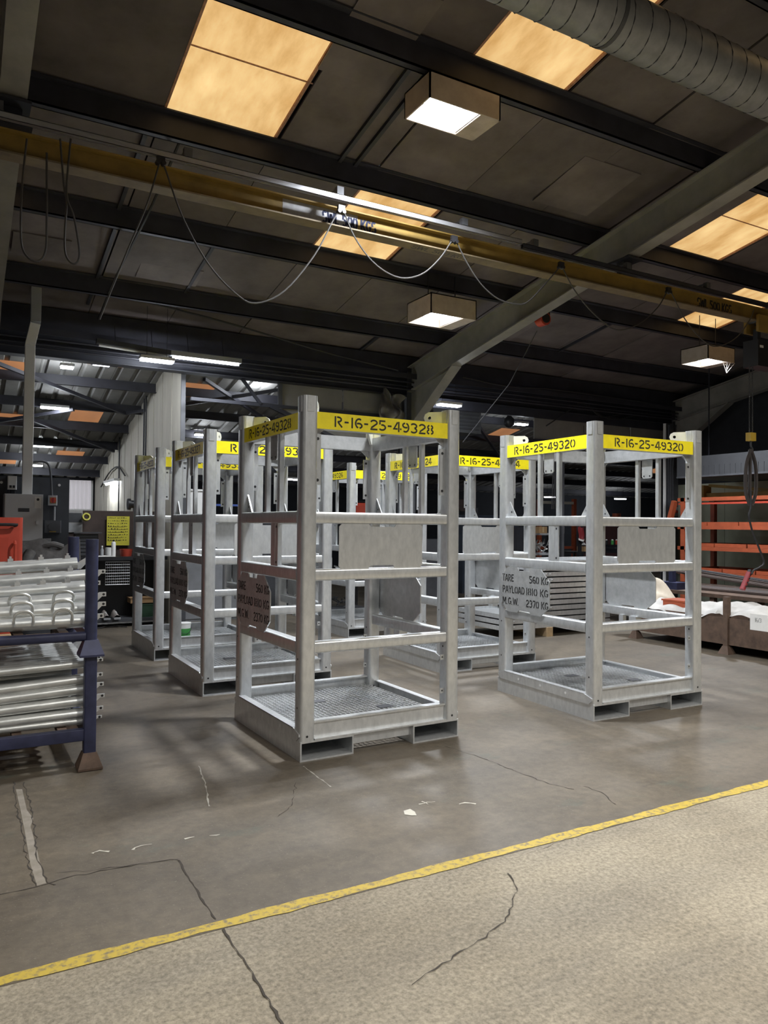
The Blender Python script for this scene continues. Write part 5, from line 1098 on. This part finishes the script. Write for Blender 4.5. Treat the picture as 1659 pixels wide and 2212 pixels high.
tr = [('tray_floor', MB().box(0, 0, 0, .7, .58, .008).mesh('tray_floor', ORNG)), ('tray_side', MB().box(0, 0, .008, .012, .58, .062).mesh('tray_side', ORNG)), ('tray_side', MB().box(.688, 0, .008, .7, .58, .062).mesh('tray_side', ORNG)), ('tray_end', MB().box(.012, 0, .008, .688, .012, .062).mesh('tray_end', ORNG)), ('tray_end', MB().box(.012, .568, .008, .688, .58, .062).mesh('tray_end', ORNG))]
LV = ('highest', 'middle', 'lowest')
for r_, z in enumerate(zz[1:]):
    for k in range(7):
        tt = thing('storage_tray', 'shallow orange steel tray on the %s tray shelf of the orange shelving' % LV[r_], 'tray', (RKX+.045+random.uniform(0, .01), 8.38-.6*k+random.uniform(-.008, .008)-.15*r_+.15, z), group='trays on the %s tray shelf' % LV[r_])
        for nm, me in tr: inst(me, nm, tt)
# dark canopy above the shelving
t = thing('dark_canopy', 'dark clad extraction canopy above the orange shelving', 'canopy', (11.0, 6, 2.31)); MB().box(0, -3.2, .0, 1.5, 3.0, .03).build('soffit', BLACK, t); MB().box(-.02, -3.2, .03, .0, 3.0, .36).build('fascia', mat('fascia_dark', (.028, .029, .032), .7), t); MB().box(-.03, -3.2, .0, 0.0, 3.0, .03).build('edge_strip', DGREY, t)
for k in range(60): MB().box(-.028, -3.15+.1*k, .03, -.02, -3.12+.1*k, .19).build('rib', MATS['fascia_dark'], t)
for y in (-3, 0, 2.9): MB().cyl((.7, y, .36), (.7, y, 2.6), .012, 6).build('hanger', DARKP, t)
MB().box(0, -3.2, .33, 1.5, 3.0, .36).build('top', DARKP, t)
t = thing('yellow_jib', 'yellow steel jib parts lying on top of the orange shelving', 'jib', (RKX+.3, 8.2, zz[0])); MB().bar((0, -1.6, .05), (0, .6, .05), .07).build('boom', CRANE, t); MB().bar((.1, -1.2, .04), (.05, .5, .22), .05).build('brace', CRANE, t); MB().box(-.1, .5, 0, .1, .8, .22).build('head', CRANE, t)
P = ony(1441, 1105, 10.1); P.x = 12.24; t = thing('switch_box', 'small grey switch box with a red button on the column', 'switch box', P); MB().box(-.05, -.05, -.09, .05, .018, .09).build('case', GREY, t); MB().cyl((0, -.05, .0), (0, -.08, 0), .028, 12).build('button', RED, t, True)
for k in range(5):
    x = 11.85+.06*k; m = MB(); m.tube([(x, 10.0, .0), (x, 10.0, 2.6), (x+.02*k, 10.0, 3.45)], .014 if k else .03, 6); tag(m.build('conduit_pipe', DGREY if k else WHITE, None, True), 'vertical dark conduit running up beside the right column' if k else 'vertical white conduit running up beside the right column', 'conduit', 'conduits beside the right column')
t = thing('timber_stack', 'pale end of a timber bundle on the floor beside the rusty stillage', 'timber', onz(1692, 1446)); 
for k in range(6): MB().box(0, -.6, .04*k, .3, -.05, .04*k+.036).build('plank', WOOD, t)
